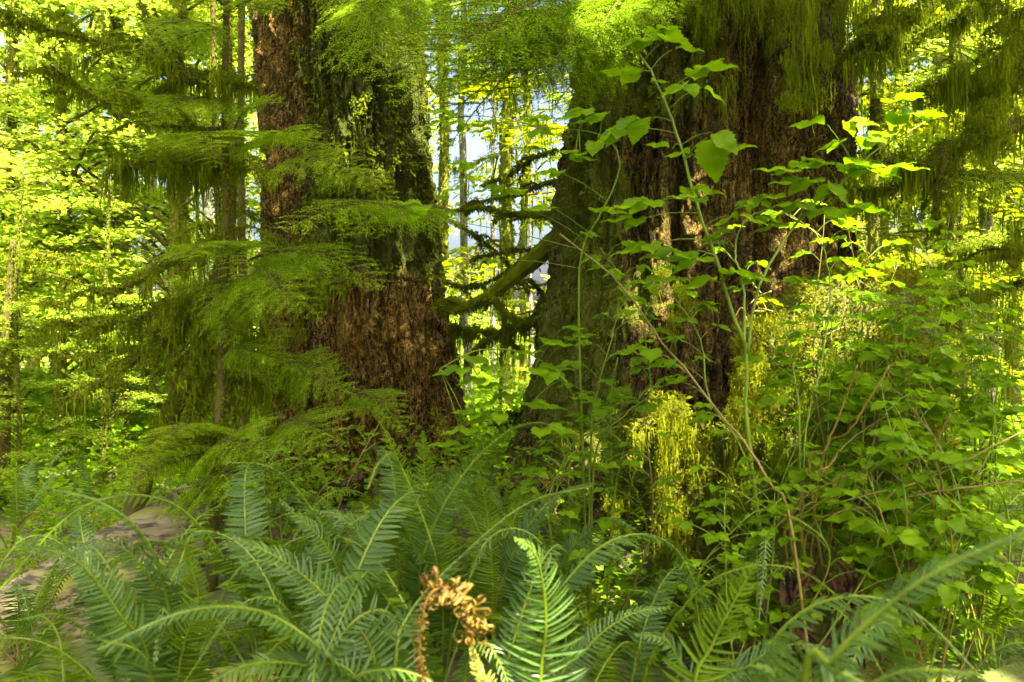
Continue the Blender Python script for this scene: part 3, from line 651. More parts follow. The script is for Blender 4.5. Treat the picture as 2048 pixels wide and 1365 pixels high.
slim = thing('slim_hemlock', 'slim young conifer spreading bright green feathery boughs before the scaly giant trunk', 'tree', on_ground(425, 5.0), 'moss-draped young conifers')
stem(slim, [on_ground(425, 5.0)] + px_pts([(428, 960), (440, 800), (448, 600), (452, 420), (450, 200), (455, -80)], 5.0), .030, .016, M['twig'], moss=.9, mmat=M['moss'])
for a in [(470, 300, 5.0, 670, 325, 4.4, 0, .45, .7), (460, 280, 5.0, 570, 205, 4.4, 1, .5, .7), (480, 310, 5.0, 640, 275, 4.3, 2, .5, .7), (560, 330, 4.7, 745, 370, 4.1, 3, .5, .9), (640, 350, 4.6, 790, 400, 4.2, 0, .55, .8),
          (450, 280, 5.0, 420, 300, 4.2, 2, .6, 1.3),
          (820, 430, 5.0, 580, 465, 4.0, 0, .45, .8), (900, 420, 5.2, 690, 475, 4.3, 2, .45, .9), (880, 440, 5.2, 760, 480, 4.4, 1, .5, .9),
          (460, 500, 5.0, 380, 520, 4.2, 2, .6, 1.1), (470, 510, 5.0, 480, 560, 4.3, 1, .6, 1.3), (500, 520, 5.0, 770, 570, 4.3, 0, .45, .65), (530, 520, 5.0, 680, 590, 4.4, 3, .5, .6), (520, 530, 5.0, 590, 620, 4.2, 2, .6, 1.0),
          (450, 570, 5.0, 430, 650, 4.4, 1, .6, 1.0), (470, 580, 5.0, 520, 640, 4.4, 3, .6, 1.0),
          (560, 740, 5.2, 720, 790, 4.5, 1, .5, .9), (700, 790, 5.0, 810, 850, 4.5, 0, .5, .9), (560, 850, 5.0, 680, 880, 4.3, 2, .5, 1.0), (430, 860, 5.0, 300, 900, 4.2, 0, .6, 1.0), (430, 900, 5.0, 250, 960, 4.2, 1, .6, 1.0), (430, 900, 5.0, 520, 900, 4.2, 2, .6, 1.0),
          (430, 960, 5.0, 560, 1010, 4.0, 3, .6, 1.0), (430, 980, 5.0, 390, 1020, 4.3, 0, .6, 1.0),
          (440, 40, 5.0, 570, 20, 4.4, 0, .4, .6), (450, 200, 5.0, 300, 250, 4.3, 2, .5, 1.0), (440, 60, 5.0, 250, 120, 4.2, 3, .5, 1.0), (440, 10, 5.0, 330, -20, 4.2, 1, .5, 1.0), (450, 700, 5.0, 600, 750, 4.6, 3, .5, .8)]:
    place_bough(slim, P(*a[:3]), P(*a[3:6]), a[6], a[7], a[8])
    if a[3] < 460 or a[4] > 600: place_bough(slim, P(*a[:3]), P(a[3] + rng.normal(0, 35), a[4] + 28 + rng.normal(0, 14), a[5] + .25), (a[6] + 1) % 4, a[7], a[8])
for pts, Y0, Y1, r, ml, dn, tw, twl in [
    ([(470, 150), (370, 140), (240, 95), (100, 60), (-20, 42)], 5.0, 4.4, .014, .16, .9, 16, .5),
    ([(520, 178), (440, 160), (350, 150), (230, 90)], 5.0, 4.5, .016, .22, 1.3, 14, .4),
    ([(460, 170), (365, 130), (362, 20)], 5.0, 5.0, .012, .05, .3, 6, .3), ([(365, 140), (320, 80), (280, 0)], 4.9, 4.9, .009, .05, .2, 5, .3),
    ([(440, 260), (330, 250), (200, 200), (100, 130)], 5.0, 4.3, .012, .16, .9, 14, .5),
    ([(700, 560), (640, 570), (600, 600)], 5.5, 5.2, .02, .26, 1.2, 6, .3), ([(640, 700), (600, 720), (560, 740)], 5.4, 5.2, .016, .3, 1.4, 8, .35)]:
    mb = MB(); moss_branch(mb, px_pts(pts, Y0, Y1), r, r * .35, ml, dn * 1.2, 30, twigs=tw, twl=twl, fz=1.2, w=.009)
    mb.build('mossy_limb', [M['twig'], M['moss']], slim, False)

# dark narrow stems near the giant, left
for x0, pts, Y, r, lab in [
    (490, [(489, 700), (484, 480), (482, 250), (484, -60)], 8.6, .045, 'dark bare stem rising close beside the edge of the scaly giant'),
    (468, [(466, 800), (464, 480), (458, 330), (455, -60)], 7.0, .042, 'thicker moss-tufted stem of the thin pair behind the leaning mossy conifer'),
    (440, [(440, 800), (438, 470), (432, 330), (425, -60)], 7.4, .032, 'slimmer stem of the thin pair behind the leaning mossy conifer')]:
    t = thing('thin_tree', lab, 'tree', on_ground(x0, Y), 'thin trees behind the leaning conifer')
    stem(t, [on_ground(x0, Y)] + px_pts(pts, Y), r, r * .7, M['twig'], moss=.9, mmat=M['moss'], mlen=.16)
    for k in range(7):
        y = rng.uniform(150, 650); s = rng.choice([-1, 1]); x = np.interp(y, [480, 700], [pts[1][0], pts[0][0]])
        mb = MB(); moss_branch(mb, px_pts([(x, y), (x + s * 40, y - 5), (x + s * 90, y + 25)], Y, Y - .3), .010, .004, .22, 1.2, 14, twigs=4, twl=.3, w=.010)
        mb.build('mossy_limb', [M['twig'], M['moss']], t, False)

# ---------------------------------------------------------------- moss-hung conifers on the right
veil = thing('moss_hung_conifer', 'conifer limbs sagging under thick dark moss curtains, entering beside the widest trunk', 'tree', on_ground(2230, 5.4), 'moss-hung conifers')
stem(veil, [on_ground(2230, 5.4)] + px_pts([(2225, 900), (2215, 500), (2200, -300)], 5.4), .16, .12, M['barkbg'], moss=.5)
for pts, Y0, Y1, r, ml, dn, tw, twl, w in [
    ([(2220, 200), (2060, 240), (1960, 285), (1885, 295), (1860, 330), (1770, 322)], 5.4, 5.0, .050, .36, 1.6, 10, .45, .011),
    ([(2220, 120), (2050, 150), (1960, 170), (1880, 165), (1830, 190)], 5.4, 5.0, .032, .38, 1.8, 12, .45, .011),
    ([(1885, 300), (1880, 340), (1872, 420), (1880, 470)], 5.1, 5.1, .030, .2, .8, 5, .3, .010),
    ([(2220, 330), (2040, 350), (1900, 350), (1760, 380), (1690, 372)], 5.4, 5.2, .026, .3, 1.2, 10, .45, .010),
    ([(2220, -40), (2080, 20), (2010, 110), (1985, 230)], 5.4, 4.8, .022, .34, 1.6, 14, .4, .010),
    ([(2220, 60), (2060, 100), (1990, 210), (1960, 290)], 5.2, 4.6, .02, .30, 1.5, 14, .4, .010),
    ([(1790, -60), (1772, 20), (1745, 80), (1722, 130)], 5.6, 5.2, .016, .34, 1.2, 10, .4, .010),
    ([(1900, -60), (1850, 20), (1790, 60), (1730, 70)], 5.6, 5.3, .018, .40, 1.8, 12, .5, .011),
    ([(2220, 480), (2060, 500), (1960, 520), (1860, 545)], 5.4, 5.2, .022, .16, .8, 8, .4, .009),
    ([(2220, 560), (2060, 560), (1980, 590), (1900, 600)], 5.6, 5.6, .02, .2, .9, 8, .4, .009),
    ([(2220, -120), (2040, -60), (1960, 10), (1900, 40)], 5.4, 5.0, .02, .3, 1.5, 14, .5, .010),
    ([(1752, 200), (1745, 260), (1750, 330)], 5.6, 5.6, .03, .25, 1.3, 5, .3, .010)]:
    mb = MB(); moss_branch(mb, px_pts(pts, Y0, Y1), r, r * .35, ml, dn * 1.3, 34, twigs=tw, twl=twl, fz=1.5, w=w)
    mb.build('mossy_limb', [M['twig'], M['moss']], veil, False)
for (x, y, hw, ln, Y, n) in [(1890, 160, 38, 190, 5.0, 110), (1990, 120, 45, 200, 4.8, 120), (1940, 250, 30, 170, 4.9, 80), (1990, 210, 30, 160, 4.6, 80), (1770, 90, 26, 160, 5.3, 70), (2030, 60, 40, 230, 4.8, 90), (1870, 310, 26, 150, 5.1, 60), (1730, 330, 40, 110, 5.4, 60), (1800, 320, 30, 90, 5.2, 50), (1760, 380, 60, 130, 5.4, 80), (1860, 20, 50, 120, 5.2, 70)]:
    mb = MB(); beard(mb, P(x, y, Y), hw * K * Y, ln * K * Y, n, 0, .09, w=.011); mb.build('hanging_moss', M['moss'], veil, False)
for (x, y, hw, ln, Y, n) in [(1830, 560, 60, 170, 5.2, 90), (1930, 540, 60, 200, 5.0, 100), (2010, 600, 50, 260, 4.9, 100), (1880, 640, 50, 240, 5.1, 90), (1800, 480, 50, 150, 5.3, 70), (1960, 760, 60, 260, 4.8, 90), (1850, 800, 60, 240, 4.8, 90), (2020, 420, 50, 180, 5.0, 80)]:
    mb = MB(); beard(mb, P(x, y, Y), hw * K * Y, ln * K * Y, n, 0, .12, w=.011); mb.build('hanging_moss', M['moss'], veil, False)
for a in [(2210, 400, 5.4, 1960, 380, 4.8, 0, .5, .9), (2210, 420, 5.4, 1900, 400, 5.0, 2, .5, 1.0), (2210, 200, 5.6, 1800, 150, 5.3, 3, .4, 1.0), (2210, 470, 5.4, 1980, 460, 4.9, 1, .5, 1.0), (2210, 160, 5.8, 1790, 230, 5.6, 0, .5, 1.0)]:
    place_bough(veil, P(*a[:3]), P(*a[3:6]), a[6], a[7], a[8])

# ---------------------------------------------------------------- fallen log
lg = thing('fallen_log', 'big pale weathered log lying half hidden behind ferns, its bark cracked by dark streaks', 'log', (-2.4, 5.0, -.2))
def fallen(parent):
    A = P(-260, 1500, 4.0); Bp = P(430, 1050, 6.0); n, k = 160, 72
    t = np.linspace(0, 1, n); ax = nrm(Bp - A); c = A + (Bp - A) * t[:, None]; s = nrm(np.cross(ax, [0, 0, 1])); u = np.cross(s, ax)
    a = np.linspace(0, 2 * np.pi, k, endpoint=False); T, A2 = np.meshgrid(t, a, indexing='ij')
    rad = .40 - .06 * T; q = np.stack([np.cos(A2) * 1.2, np.sin(A2) * 1.2, T * 4], -1)
    rad = rad + .05 * (fbm(q * 1.3, 3, 4) - .5) - .03 * np.clip(np.abs(fbm(q * np.array([6, 6, 2.0]), 2, 8) - .5) * -14 + 1, 0, 1)
    v = c[:, None] + rad[..., None] * (np.cos(A2)[..., None] * s + np.sin(A2)[..., None] * u)
    i, j = np.meshgrid(np.arange(n - 1), np.arange(k), indexing='ij')
    f = np.stack([i * k + j, i * k + (j + 1) % k, (i + 1) * k + (j + 1) % k, (i + 1) * k + j], -1).reshape(-1, 4)
    mb = MB(); mb.add(v.reshape(-1, 3), [f, (np.arange(k) + (n - 1) * k).reshape(1, k), np.arange(k)[::-1].reshape(1, k)])
    mb.build('trunk', M['log'], parent)
    # tufts of moss on the upper side of the log
    mb = MB(); m = 9000; ti = rng.integers(0, n, m); ai = rng.integers(0, k, m); w = fbm(np.stack([ti * .06, ai * .14, 0 * ti], 1), 3, 15)
    sel = (w > .55) & (np.sin(a[ai]) > .1); p = v[ti[sel], ai[sel]]
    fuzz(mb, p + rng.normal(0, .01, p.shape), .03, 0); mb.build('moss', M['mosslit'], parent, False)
    for (x, y, tx, ty) in [(385, 1010, 358, 985), (400, 1040, 440, 1075), (215, 1080, 250, 1085)]:
        mb = MB(); tube(mb, smooth([P(x, y, 5.3), P((x + tx) / 2, (y + ty) / 2 - 3, 5.2), P(tx, ty, 5.1)], 8), np.linspace(.03, .014, 8), 7); mb.build('branch_stub', M['twig'], parent)
fallen(lg)

# ---------------------------------------------------------------- moss-covered stump (the sunlit mound) and mossy snag
def blob_stump(parent, cx, cy_, z0, prof, seed, mat, nm, tuft, n_t, mm):
    """lathe of (z, rx, dx) rows with noise; returns moss-tufted mound"""
    pr = np.array(prof, float); z = np.linspace(pr[0, 0], pr[-1, 0], 90); rx = np.interp(z, pr[:, 0], pr[:, 1]); dx = np.interp(z, pr[:, 0], pr[:, 2])
    nt = 120; th = np.linspace(0, 2 * np.pi, nt, endpoint=False); T, Z = np.meshgrid(th, z)
    q = np.stack([np.cos(T) * .9, np.sin(T) * .9, Z], -1)
    Rr = rx[:, None] * (1 + .7 * (fbm(q * 2.0, 3, seed) - .5)) + .16 * (fbm(q * 5.5, 3, seed + 5) - .5) * (rx[:, None] > .04)
    v = np.stack([cx + dx[:, None] + Rr * np.cos(T), cy_ + Rr * .8 * np.sin(T), Z + .08 * (fbm(q * 4, 2, seed + 9) - .5)], -1)
    i, j = np.meshgrid(np.arange(89), np.arange(nt), indexing='ij')
    f = np.stack([i * nt + j, i * nt + (j + 1) % nt, (i + 1) * nt + (j + 1) % nt, (i + 1) * nt + j], -1).reshape(-1, 4)
    mb = MB(); mb.add(v.reshape(-1, 3), [f, (np.arange(nt) + 89 * nt).reshape(1, nt)])
    mb.build(nm, mat, parent, True, {'moss': np.full(90 * nt, .55)})
    N_ = nrm(np.stack([np.cos(T), np.sin(T), .5 + 0 * T], -1))
    m = n_t; a, b = rng.integers(0, 90, m), rng.integers(0, nt, m); p = v[a, b]; nn = N_[a, b]; keep = nn[:, 1] < .5; p, nn = p[keep], nn[keep]; m = len(p)
    mb = MB(); cl = fbm(p * 11, 2, seed + 70)
    d = nrm(nn + rng.normal(0, .6, (m, 3)) + np.array([0, 0, -.25])); s = tuft * (.4 + 1.6 * np.clip(cl - .3, 0, 1)) * (.5 + .9 * rng.random(m))
    q2 = p + nn * (np.clip(cl - .42, 0, 1) * .22 * rng.random(m))[:, None]
    scatter(mb, QUAD_V, QUAD_F, q2, basis(d, rand_dirs(m)), np.stack([s * .4, s, s], 1), 0, np.clip(cl * 1.3 - .3 + rng.normal(0, .18, m), 0, 1))
    k = rng.integers(0, m, m // 40); strands(mb, q2[k], .05 + .20 * rng.random(len(k)) ** 2, .006, 0, 5, .12)
    mb.build('moss', mm, parent, False)
    return v

st = thing('mossy_stump', 'hump-backed rotten stump buried in cushion moss with sun-yellow patches, behind the leafy canes', 'stump', (1.62, 4.5, .1))
zt = lambda y, Y: CH - (y - 682.5) * K * Y
sv = blob_stump(st, 1.70, 4.55, -.1, [(-.1, .85, 0), (.3, .74, -.02), (.7, .64, 0), (1.1, .52, 0), (1.4, .46, .05), (1.6, .36, .1), (1.72, .24, .16), (1.80, .08, .2)], 3, M['deadwood'], 'wood', .026, 90000, M['mosslit'])
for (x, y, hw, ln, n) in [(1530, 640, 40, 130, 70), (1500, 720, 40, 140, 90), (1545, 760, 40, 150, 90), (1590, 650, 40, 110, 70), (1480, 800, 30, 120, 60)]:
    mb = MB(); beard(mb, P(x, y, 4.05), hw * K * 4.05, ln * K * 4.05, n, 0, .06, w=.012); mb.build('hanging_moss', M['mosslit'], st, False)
for k in range(22):   # dead twigs caught on top of the stump
    c = P(rng.uniform(1480, 1740), rng.uniform(570, 780), 4.0); d = nrm(rng.normal(size=3) * np.array([1, .5, .7])); l = rng.uniform(.05, .16)
    mb = MB(); tube(mb, smooth([c, c + d * l * .5 + rng.normal(0, .02, 3), c + d * l + np.array([0, 0, -.02])], 8), np.linspace(.005, .0025, 8), 5); mb.build('dead_twig', M['cane'], st)

sn = thing('mossy_snag', 'upright dead post sleeved in hanging golden moss, sunlit beside the foot of the widest trunk', 'snag', on_ground(1340, 4.3))
mb = MB(); moss_branch(mb, [on_ground(1340, 4.3, -.1)] + px_pts([(1352, 1200), (1338, 1000), (1335, 880), (1348, 800)], 4.3), .12, .055, .10, 1.5, 30, fz=9)
mb.build('trunk', [M['deadwood'], M['mosslit']], sn, True, {'moss': np.full(mb.n, .5)})
for pts in [[(1345, 815), (1300, 838), (1262, 862)], [(1345, 820), (1390, 845), (1420, 880)], [(1345, 880), (1400, 930), (1430, 1000)]]:
    mb = MB(); moss_branch(mb, px_pts(pts, 4.25), .02, .01, .2, 1.6, 16, twigs=3, w=.012); mb.build('branch', [M['twig'], M['mosslit']], sn, False)
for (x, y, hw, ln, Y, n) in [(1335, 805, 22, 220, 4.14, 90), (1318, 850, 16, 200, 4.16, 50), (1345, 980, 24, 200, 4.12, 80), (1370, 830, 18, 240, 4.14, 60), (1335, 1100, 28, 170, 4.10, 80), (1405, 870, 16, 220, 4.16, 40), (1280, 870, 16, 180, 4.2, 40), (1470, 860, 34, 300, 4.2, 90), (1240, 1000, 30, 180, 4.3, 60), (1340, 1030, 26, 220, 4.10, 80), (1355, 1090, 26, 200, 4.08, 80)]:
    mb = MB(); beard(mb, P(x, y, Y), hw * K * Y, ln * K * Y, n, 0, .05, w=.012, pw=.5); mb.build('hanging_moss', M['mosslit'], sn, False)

for (x, y, hw, ln, Y, n) in [(1620, 760, 60, 220, 3.9, 120), (1700, 700, 60, 260, 3.95, 130), (1780, 760, 50, 260, 4.0, 110), (1560, 880, 60, 220, 3.8, 110), (1680, 920, 70, 200, 3.8, 110), (1790, 960, 60, 200, 3.9, 90), (1480, 950, 50, 220, 3.9, 90)]:
    mb = MB(); beard(mb, P(x, y, Y), hw * K * Y, ln * K * Y, n, 0, .08, w=.011); mb.build('hanging_moss', M['moss'], st, False)
rc = thing('root_clump', 'torn red-brown rootstock half sunk in moss below the leafy canes', 'root clump', on_ground(1620, 3.3))
blob_stump(rc, P(1620, 1200, 3.3)[0], 3.35, .0, [(.0, .42, 0), (.2, .38, 0), (.4, .32, 0), (.52, .24, 0), (.60, .10, .02)], 23, M['deadwood'], 'wood', .03, 3500, M['moss'])
for k in range(26):
    x = rng.uniform(1540, 1720); c = P(x, rng.uniform(1120, 1180), 3.05); mb = MB()
    tube(mb, smooth([c, c + np.array([rng.normal(0, .05), -.06, -.10]), c + np.array([rng.normal(0, .09), -.05, -.32])], 9), np.linspace(.012, .004, 9), 5); mb.build('root', M['deadwood'], rc)

# ---------------------------------------------------------------- ferns
def frond_mb(mb, ctrl, width, normal, npn, mats=(0, 1), curl=0, start=.16, twist=0, dead=None):
    npn = int(npn * 1.3); n = 60; c = smooth(ctrl, n); L = np.concatenate([[0], np.cumsum(np.linalg.norm(np.diff(c, axis=0), axis=1))]); tot = L[-1]
    tube(mb, c, np.linspace(.0042, .0010, n) * min(1.6, max(.6, tot / .8)), 5, mats[1])
    q = np.linspace(start, .995, npn); t = nrm(np.gradient(c, axis=0)); pos = np.stack([np.interp(q * tot, L, c[:, k]) for k in range(3)], 1); tt = nrm(np.stack([np.interp(q * tot, L, t[:, k]) for k in range(3)], 1))
    up = nrm(np.array(normal, float)); sd = nrm(np.cross(tt, up)); nn = np.cross(sd, tt)
    prof = np.clip((q - start) / .10 + .35, 0, 1) * np.clip((1.01 - q) / (1 - .42), .02, 1) ** .85
    for s in (1, -1):
        k = len(q); ang = np.radians(76 - 34 * q ** 2 + rng.normal(0, 4, k))
        d = sd * s * np.sin(ang)[:, None] + tt * np.cos(ang)[:, None] + nn * rng.normal(.02, .12, k)[:, None] - np.array([0, 0, .14])
        l = width * .5 * prof * rng.uniform(.88, 1.08, k); ok = rng.random(k) > .015
        npn_ = npn; wd = min(.82, tot / npn * .80 / (.21 * width * .5 + 1e-6))
        Bm = basis(d, nn + rng.normal(0, .16, (k, 3)))
        if s < 0: Bm = Bm * np.array([-1, 1, 1])[None, :, None]; Bm[:, 0] *= 1
        scatter(mb, PIN_V, PIN_F, (pos + sd * s * .002)[ok], Bm[ok], np.stack([np.maximum(l * wd, width * .22 * wd), l, l], 1)[ok], mats[0], np.clip(.5 + rng.normal(0, .22, ok.sum()), 0, 1))

def arch(L, rise, seed, reach=.75):
    g_ = np.random.default_rng(seed); w = g_.normal(0, .05)
    return np.array([[0, 0, 0], [.16 * reach, w * .3, .42 * rise], [.45 * reach, w, .72 * rise], [.78 * reach, w * .5, .74 * rise], [1.05 * reach, -w, .50 * rise]]) * L
GEN = []
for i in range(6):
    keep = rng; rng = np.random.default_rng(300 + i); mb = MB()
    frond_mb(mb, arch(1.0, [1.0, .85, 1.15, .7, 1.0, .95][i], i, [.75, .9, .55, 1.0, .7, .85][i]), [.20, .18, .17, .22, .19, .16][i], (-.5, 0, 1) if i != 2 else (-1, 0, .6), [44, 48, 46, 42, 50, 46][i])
    GEN.append(mb.mesh('frond', [M['fernsheen' if i % 2 == 0 else 'fern'], M['stem']], False)); rng = keep

OLD = []
for i in range(2):
    keep = rng; rng = np.random.default_rng(330 + i); mb = MB()
    frond_mb(mb, arch(1.0, [.62, .45][i], i + 9, [.85, .95][i]) * np.array([1, 1, 1]) - np.array([[0, 0, 0], [0, 0, .02], [0, 0, .12], [0, 0, .28], [0, 0, .42]]), [.15, .13][i], (-.5, .3, 1), 42)
    OLD.append(mb.mesh('frond', [M['ferndead' if i else 'fernold'], M['cane']], False)); rng = keep
def fern_base(px, Y, dz=.03): return on_ground(px, Y, dz)
def add_generic(parent, base, n, L, seed, a0=0, a1=6.283, tilt=.12):
    g_ = np.random.default_rng(seed)
    for k in range(n):
        a = a0 + (a1 - a0) * (k + g_.uniform(-.35, .35)) / n; s = L * g_.uniform(.75, 1.15)
        m = Matrix.Translation(Vector(base.tolist())) @ Matrix.Rotation(a, 4, 'Z') @ Matrix.Rotation(g_.normal(0, tilt), 4, 'Y') @ Matrix.Rotation(g_.normal(0, .15), 4, 'X') @ Matrix.Diagonal((s, s, s * g_.uniform(.9, 1.1), 1))
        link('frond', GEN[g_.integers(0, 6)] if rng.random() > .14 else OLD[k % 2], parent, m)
FACE = (0, -1, .35); UP = (0, -.25, 1); DIAG = (0, -.7, .8)
def fern(label, px, Y, fronds, ng, L, seed, a0=0, a1=6.283):
    b = fern_base(px, Y); t = thing('sword_fern', label, 'fern', b, 'sword ferns'); b_ = b
    for (pts, Y0, Y1, w, nv, npn) in fronds:
        c = [b_ + (P(*pts[0], Y0) - b_) * .0] + px_pts(pts, Y0, Y1); mb = MB(); frond_mb(mb, c, w, nv, npn, start=.25)
        mb.build('frond', [M['fernsheen' if nv != FACE else 'fern'], M['stem']], t, False)
    if ng: add_generic(t, b, ng, L, seed, a0, a1)
    return t, b

fern('sword fern with bluish fronds arching over the pale log toward the lit forest', 330, 2.5, [
    ([(345, 1330), (330, 1180), (285, 1070), (200, 1005), (85, 975)], 2.5, 2.2, .25, UP, 46),
    ([(360, 1330), (395, 1210), (385, 1140), (372, 1085)], 2.4, 2.25, .22, FACE, 40),
    ([(300, 1330), (240, 1230), (150, 1120), (20, 1090)], 2.4, 2.1, .22, DIAG, 44),
    ([(330, 1320), (310, 1180), (230, 1090), (110, 1110)], 2.5, 2.3, .2, DIAG, 44),
    ([(300, 1340), (200, 1280), (120, 1230), (40, 1240)], 2.3, 2.0, .2, UP, 40)], 3, .95, 1, 1.6, 4.6)
fern('sword fern whose frond droops alone before the shadowed foot of the scaly giant', 690, 2.9, [
    ([(715, 1280), (675, 1120), (610, 1000), (540, 935), (445, 925)], 2.8, 2.5, .26, (0, .2, 1), 48),
    ([(700, 1290), (690, 1190), (650, 1090), (560, 1000)], 2.8, 2.5, .22, DIAG, 46),
    ([(720, 1260), (740, 1130), (700, 1040), (610, 1020)], 2.9, 2.8, .2, DIAG, 44)], 9, 1.0, 2, 1.0, 5.0)
fern('large sword fern with one broad frond seen flat, striped like a feather', 760, 2.15, [
    ([(755, 1350), (665, 1210), (570, 1125), (465, 1075)], 2.1, 1.9, .27, (0, -.8, .7), 48),
    ([(700, 1400), (650, 1310), (560, 1240), (470, 1215), (350, 1230), (195, 1300)], 2.0, 1.65, .20, UP, 52),
    ([(790, 1340), (815, 1235), (905, 1130), (1050, 1010), (1185, 972)], 2.1, 2.3, .15, (.35, .3, 1), 56),
    ([(720, 1380), (600, 1330), (500, 1330), (420, 1365)], 2.0, 1.7, .22, DIAG, 42)], 4, .95, 3, 1.2, 4.6)
fern('sword fern with two upright silvery fronds against the scaly giant bark', 880, 3.25, [
    ([(870, 1230), (862, 1080), (850, 960), (846, 862)], 3.1, 3.0, .27, FACE, 50),
    ([(860, 1200), (835, 1040), (800, 930), (762, 848)], 3.1, 3.0, .21, FACE, 48),
    ([(840, 1200), (860, 1070), (930, 945), (1010, 868), (1075, 846), (1128, 862)], 3.0, 2.6, .15, (.5, .3, 1), 60),
    ([(900, 1230), (820, 1080), (770, 1020), (695, 1050)], 3.0, 2.6, .22, UP, 44),
    ([(880, 1160), (800, 930), (760, 925), (735, 980)], 2.9, 2.5, .13, UP, 48)], 3, .9, 4, .6, 5.4)
fern('sword fern with slim dark fronds between the two giant trunks', 985, 3.5, [
    ([(985, 1180), (978, 1060), (968, 990), (955, 940)], 3.4, 3.3, .22, FACE, 44),
    ([(995, 1180), (1025, 1050), (1050, 980), (1068, 938)], 3.4, 3.3, .20, FACE, 44),
    ([(1000, 1180), (1060, 1050), (1130, 985), (1190, 965)], 3.4, 3.0, .18, DIAG, 46)], 3, .85, 5, .4, 5.8)
fern('sword fern reaching up beside the mossy root of the widest trunk', 1130, 3.9, [
    ([(1125, 1120), (1140, 1040), (1162, 980), (1188, 922)], 3.8, 3.7, .20, FACE, 44),
    ([(1130, 1140), (1190, 1110), (1230, 1105), (1262, 1150)], 3.2, 2.7, .20, UP, 44),
    ([(1120, 1140), (1180, 1060), (1230, 1040), (1270, 1060)], 3.6, 3.4, .18, DIAG, 44)], 3, .85, 6, -.6, 3.9)
t, b = fern('sword fern with one sunstruck white-tipped frond standing mid-frame', 1078, 1.95, [
    ([(1080, 1400), (1092, 1250), (1082, 1150), (1064, 1100), (1030, 1078)], 1.95, 1.78, .29, (.15, -.75, .75), 46),
    ([(1110, 1400), (1180, 1290), (1260, 1230), (1340, 1215)], 2.1, 2.1, .19, DIAG, 44)], 3, .85, 7, -1.0, 2.2)
fern('sword fern with a broad flat-facing frond, below the torn rootstock', 1400, 1.85, [
    ([(1385, 1420), (1425, 1290), (1465, 1210), (1515, 1120)], 1.8, 1.75, .26, FACE, 42),
    ([(1390, 1420), (1360, 1330), (1330, 1280), (1270, 1270)], 1.9, 1.8, .2, DIAG, 40),
    ([(1420, 1420), (1500, 1330), (1580, 1290), (1660, 1300)], 1.9, 1.8, .2, DIAG, 42)], 2, .8, 8, 0, 3.1)
fern('blurred sword fern whose thick edge-on frond sweeps across the lower corner', 1590, 1.4, [
    ([(1605, 1420), (1665, 1320), (1760, 1225), (1880, 1140), (2080, 1050)], 1.15, 1.0, .22, (-.1, -.45, .9), 62),
    ([(1640, 1440), (1740, 1370), (1830, 1340), (1960, 1350)], 1.35, 1.25, .2, UP, 42),
    ([(1600, 1440), (1560, 1380), (1540, 1340), (1500, 1330)], 1.4, 1.4, .16, DIAG, 40)], 0, .8, 9)
fern('small pale sword fern growing on the bark at the base of the widest trunk', 1225, 5.0, [
    ([(1222, 860), (1222, 800), (1226, 760), (1236, 715)], 5.0, 5.0, .15, FACE, 34),
    ([(1222, 880), (1200, 830), (1190, 800), (1170, 790)], 5.0, 5.0, .13, FACE, 32)], 0, .4, 10)
# the dying frond: green-gold below, curled and brown above
dy = thing('dying_fern', 'dying fern with a curled rust-brown crozier above yellow sunlit leaflets', 'fern', fern_base(985, 1.75), 'sword ferns')
mb = MB(); frond_mb(mb, [fern_base(985, 1.75)] + px_pts([(975, 1420), (957, 1345), (940, 1285)], 1.72, 1.72), .165, (.1, -1, .2), 34, start=.42)
fr = mb.build('frond', [M['fernold'], M['fernold']], dy, False)
def crozier():
    mb = MB(); c = smooth(px_pts([(941, 1290), (950, 1245), (938, 1205), (905, 1178), (872, 1180), (852, 1205), (843, 1260), (840, 1310), (845, 1350), (838, 1385)], 1.72, 1.66), 90)
    tube(mb, c, np.linspace(.0042, .0018, 90), 6)
    g_ = np.random.default_rng(4)
    for k in range(2, 88, 2):
        for sg in (1, -1):
            t = nrm(c[min(k + 1, 89)] - c[k - 1]); far = k / 90
            side = nrm(np.cross(t, [0, -1, .2])) * sg; big = far < .50
            l = (.026 if big else .010) * g_.uniform(.4, 1.3); rr = (.0105 if big else .0050) * g_.uniform(.7, 1.3)
            d = nrm(side + t * g_.uniform(-.5, .5) + np.array([0, g_.normal(-.25, .5), g_.normal(0, .25)])); e = nrm(np.cross(d, g_.normal(size=3)) + np.array([0, 0, -.6]) * (1 if big else .2)); e = nrm(e - d * (e @ d))
            p = [c[k] + d * l * q for q in (0, .35, .7, 1.0)]; cc = p[-1] + e * rr
            for q in np.linspace(0, g_.uniform(4.5, 8.5), 14)[1:]:
                r2 = rr * (1 - .05 * q); p.append(cc - e * r2 * math.cos(q) + d * r2 * math.sin(q) + np.cross(d, e) * .0010 * q)
            p = np.array(p); m_ = len(p); w = (.0034 if big else .0024) * np.linspace(1.1, .5, m_) * g_.uniform(.8, 1.2, m_); ax = nrm(np.cross(d, e) + g_.normal(0, .15, 3))
            tn = nrm(np.gradient(p, axis=0)); hump = np.cross(ax, tn) * .0022
            v = np.stack([p - ax * w[:, None], p + hump, p + ax * w[:, None]], 1).reshape(-1, 3); i = np.arange(m_ - 1)
            f = np.vstack([np.stack([i * 3, i * 3 + 1, i * 3 + 4, i * 3 + 3], 1), np.stack([i * 3 + 1, i * 3 + 2, i * 3 + 5, i * 3 + 4], 1)])
            mb.add(v, f, 0, g_.random())
    tag(mb.build('dead_tip', [M['ferndead']], fr, True), 'curled rust-brown dead tip of the frond')
crozier()
